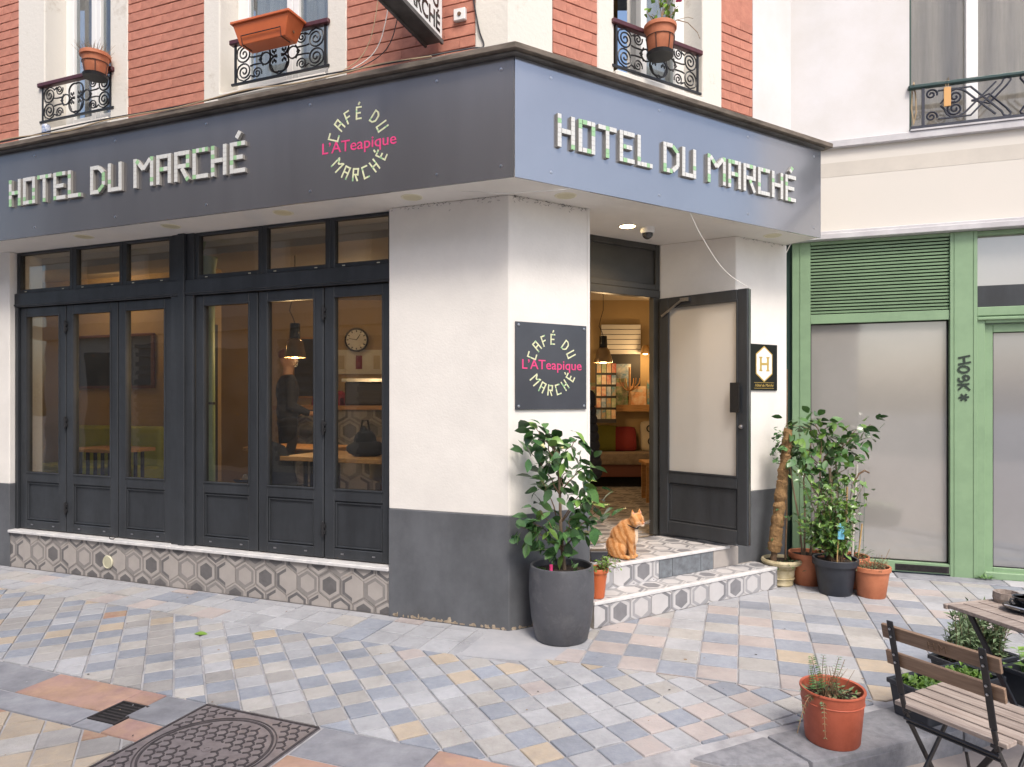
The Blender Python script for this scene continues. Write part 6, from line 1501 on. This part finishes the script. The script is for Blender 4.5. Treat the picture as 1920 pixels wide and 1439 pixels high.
tv = thing('wall_screen', 'large dark picture panel hung on the left wall', 'picture', Lp(5.4, -1.51, 1.65)); MB(ML).box(4.78, 6.07, -1.515, -1.48, 1.63, 2.24).build('panel', 'cloth_brown', tv, bevel=.004); MB(ML).box(4.81, 6.04, -1.48, -1.477, 1.66, 2.21).build('print', 'cloth_black', tv)
idr = thing('inner_door', 'grey inner doorway beyond the green column', 'door', Lp(4.1, -1.5, ZF)); k = MB(); p0, p1 = Vector((W1b[0], W1b[1])), Vector((-3.7, 9.6)); d2 = (p1-p0).normalized(); 
k = MB(ML); k.box(3.94, 4.02, -1.56, -1.46, ZF, 2.30); k.box(4.42, 4.50, -1.519, -1.46, ZF, 2.30); k.box(4.02, 4.42, -1.519, -1.46, 2.2, 2.30); k.build('frame', 'in_dark', idr); MB(ML).box(4.02, 4.42, -1.519, -1.49, ZF, 2.2).build('leaf', 'cushion_cream', idr); MB(ML).box(4.12, 4.22, -1.489, -1.48, 1.62, 1.8).build('notice', 'red_cloth', idr)
ctr = thing('bar_counter', 'bar counter with hexagon tiled front and wooden top at the back', 'counter', (-1.9, 8.3, ZF)); MB().box(-2.75, -1.0, 8.2, 8.75, ZF, 1.38).build('front', 'hex_light', ctr); MB().box(-2.85, -.95, 8.12, 8.8, 1.38, 1.43).build('top', 'wood_warm', ctr)
hex_field(ctr, Matrix(((1, 0, 0, 0), (0, 0, -1, 8.2), (0, 1, 0, 0), (0, 0, 0, 1))), -2.75, -1.0, ZF, 1.37, .26, HX, name='hexagon_tile', seed=4)
MB().box(-1.55, -1.15, 8.15, 8.19, ZF, 1.36).build('green_panel', 'in_green', ctr)
def wall_thing(name, label, cat, x0, x1, z0, z1, m, fm=None, y=9.595):
    t = thing(name, label, cat, ((x0+x1)/2, y, z0)); MB().box(x0, x1, y-.02, y, z0, z1).build('board', m, t)
    if fm: k = MB(); ring(k, x0, x1, z0, z1, .03, y-.03, y-.02); k.v = [v for v in k.v]; k.build('frame', fm, t)
    return t
k = MB(); 
def vring(x0, x1, z0, z1, w, y0, y1, mb): mb.box(x0, x0+w, y0, y1, z0, z1); mb.box(x1-w, x1, y0, y1, z0, z1); mb.box(x0+w, x1-w, y0, y1, z0, z0+w); mb.box(x0+w, x1-w, y0, y1, z1-w, z1)
ck = thing('wall_clock', 'round wall clock with black rim above the counter', 'clock', at(669, 638, 9.5)); CM = T(at(669, 638, 9.5)) @ RX(PI/2)
MB(CM).lathe([(0, 0), (.15, 0), (.15, .02), (0, .02)], 32).build('face', 'blind', ck); MB(CM).tube([(.155*cos(a), .155*sin(a), .02) for a in [i*PI/16 for i in range(32)]], .013, 6, closed=True).build('rim', 'black_gloss', ck)
k = MB(CM)
for i in range(12): a = i*PI/6; k.bar((.11*cos(a), .11*sin(a), .022), (.135*cos(a), .135*sin(a), .022), .014, .003)
k.bar((0, 0, .024), (.05, .075, .024), .01, .003); k.bar((0, 0, .025), (-.10, .02, .025), .008, .003); k.build('hands', 'black_gloss', ck)
nbd = thing('notice_board', 'pale notice board with papers below the clock', 'board', (-2.1, 9.58, 1.9)); MB().box(-2.48, -1.80, 9.57, 9.595, 1.86, 2.20).build('board', 'blind', nbd)
for i in range(5): MB().box(-2.44+i*.125, -2.35+i*.125, 9.565, 9.57, 1.93+.05*(i % 2), 2.12+.03*(i % 2)).build('paper', ('cushion_cream', 'cctv', 'red_cloth', 'cctv', 'cushion_cream')[i], nbd)
chb = thing('chalk_board', 'dark framed menu board behind the person in the cap', 'board', (-2.9, 9.58, 1.7)); MB().box(-3.05, -2.56, 9.57, 9.595, 1.55, 2.35).build('board', 'in_dark', chb); k = MB(); vring(-3.08, -2.53, 1.52, 2.38, .03, 9.55, 9.57, k); k.build('frame', 'wood_warm', chb)
cf = thing('coffee_machine', 'dark coffee machine on the counter below the notice board', 'machine', (-1.75, 8.5, 1.43)); MB().box(-2.05, -1.5, 8.35, 8.7, 1.43, 1.72).build('casing', 'in_dark', cf, bevel=.02); MB().box(-2.08, -1.47, 8.33, 8.72, 1.72, 1.76).build('lid', 'screw', cf); MB().box(-2.3, -2.12, 8.4, 8.6, 1.43, 1.52).build('tray', 'cloth_red', cf)
# two people at the counter
def person(label, loc, ang, h, jacket, cap):
    t = thing('person', label, 'person', loc, ang); s = h/1.75; S_ = Matrix.Scale(s, 4)
    def bone(mb, a, b, r0, r1): blob(mb, Vector(a)*s, Vector(b)*s, r0*s, r1*s, 10)
    def rem(o, v=.014):
        m_ = o.modifiers.new('one_skin', 'REMESH'); m_.mode = 'VOXEL'; m_.voxel_size = v; m_.use_smooth_shade = True; q = o.modifiers.new('soften', 'SMOOTH'); q.iterations = 6
    k = MB(); bone(k, (0, 0, 1.42), (0, .01, 1.52), .055, .055); k.ell(Vector((0, .015, 1.63))*s, (.075*s, .095*s, .115*s)); k.ell(Vector((0, .10, 1.61))*s, (.016*s, .02*s, .022*s))
    for q in (-1, 1):
        k.ell(Vector((q*.078, 0, 1.62))*s, (.012*s, .02*s, .032*s))
        hx, hy, hz = q*.24, .24, 1.02; k.ell(Vector((hx, hy, hz))*s, (.035*s, .045*s, .02*s))
        for f in range(4): bone(k, (hx+(f-1.5)*.018, hy+.03, hz), (hx+(f-1.5)*.02, hy+.075-.01*abs(f-1.5), hz-.02), .0095, .0075)
        bone(k, (hx-q*.03, hy, hz), (hx-q*.055, hy+.035, hz+.005), .010, .008)
        bone(k, (q*.22, .14, 1.03), (hx, hy, hz), .034, .03)
    bone(k, (0, 0, .95), (0, 0, 1.42), .10, .06)
    for q in (-1, 1): bone(k, (q*.09, 0, .9), (q*.10, 0, .1), .06, .04); bone(k, (q*.10, .0, .05), (q*.10, .14, .04), .045, .035)
    rem(k.build('body', 'skin', t, world=False, smooth=True), .011)
    k = MB(); k.ell(Vector((0, 0, 1.27))*s, (.20*s, .125*s, .20*s)); k.ell(Vector((0, 0, 1.05))*s, (.17*s, .12*s, .20*s)); bone(k, (-.17, 0, 1.40), (.17, 0, 1.40), .06, .06)
    for q in (-1, 1): bone(k, (q*.19, 0, 1.39), (q*.25, -.02, 1.12), .058, .05); bone(k, (q*.25, -.02, 1.12), (q*.225, .17, 1.03), .05, .042)
    rem(k.build('jacket', jacket, t, world=False, smooth=True))
    k = MB()
    for q in (-1, 1): bone(k, (q*.09, 0, .92), (q*.10, 0, .5), .092, .07); bone(k, (q*.10, 0, .5), (q*.10, -.01, .10), .07, .055)
    k.ell(Vector((0, 0, .92))*s, (.17*s, .115*s, .10*s)); rem(k.build('trousers', 'cloth_black', t, world=False, smooth=True))
    k = MB()
    if cap: k.ell(Vector((0, .005, 1.685))*s, (.088*s, .108*s, .072*s)); k.ell(Vector((0, .12, 1.685))*s, (.06*s, .06*s, .010*s)); k.build('cap', 'cloth_brown', t, world=False, smooth=True)
    else: k.ell(Vector((0, -.02, 1.66))*s, (.088*s, .10*s, .10*s)); k.ell(Vector((0, -.055, 1.56))*s, (.08*s, .06*s, .12*s)); k.build('hair', 'cloth_black', t, world=False, smooth=True)
    k = MB()
    for q in (-1, 1): k.ell(Vector((q*.03, .100, 1.645))*s, (.012*s, .008*s, .006*s)); 
    k.tube([Vector((-.025, .103, 1.57))*s, Vector((0, .108, 1.568))*s, Vector((.025, .103, 1.57))*s], .004, 5); k.build('face_detail', 'cloth_black', t, world=False)
person('person in a dark cap and navy jacket standing by the counter', (-2.50, 7.6, ZF), rad(-60), 1.74, 'cloth_navy', True)
person('dark haired person behind the counter, mostly hidden', (-2.42, 9.05, ZF), rad(180), 1.55, 'cloth_red', False)

# ================================================================ the other side of the street (seen only mirrored in the glass)
op = thing('opposite_building', 'cream street front across the road, mirrored faintly in the café windows', 'building', ML @ Vector((3, 7.2, 0)))
OO = 7.2
MB(ML).box(-4, 15, OO, OO+.4, -.2, 7.4).build('wall', 'far_cream', op)
for i in range(9):
    u = -2.6+i*1.95
    sh_ = MB(ML)
    if i in (1, 2, 4, 5, 7):
        for q in range(26): sh_.box(u-.8, u+.8, OO-.05-.07*(q % 2), OO-.005, .15+q*.1, .245+q*.1)
        sh_.build('roller_shutter', 'far_shutter', op)
    else: MB(ML).box(u-.6, u+.6, OO-.03, OO-.005, .1, 2.6).build('shop_window', 'far_glass', op)
    for z in (3.9,):
        w_ = MB(ML); w_.box(u-.5, u+.5, OO-.03, OO-.005, z, z+2.0); w_.build('window', 'far_glass', op)
        s_ = MB(ML); s_.box(u-.62, u-.5, OO-.06, OO-.006, z-.1, z+2.1); s_.box(u+.5, u+.62, OO-.06, OO-.006, z-.1, z+2.1); s_.box(u-.5, u+.5, OO-.06, OO-.006, z+2.0, z+2.1); s_.build('surround', 'far_stone', op)
MB(ML).box(-4, 15, OO-.25, OO-.001, 2.95, 3.25).build('cornice', 'far_stone', op)
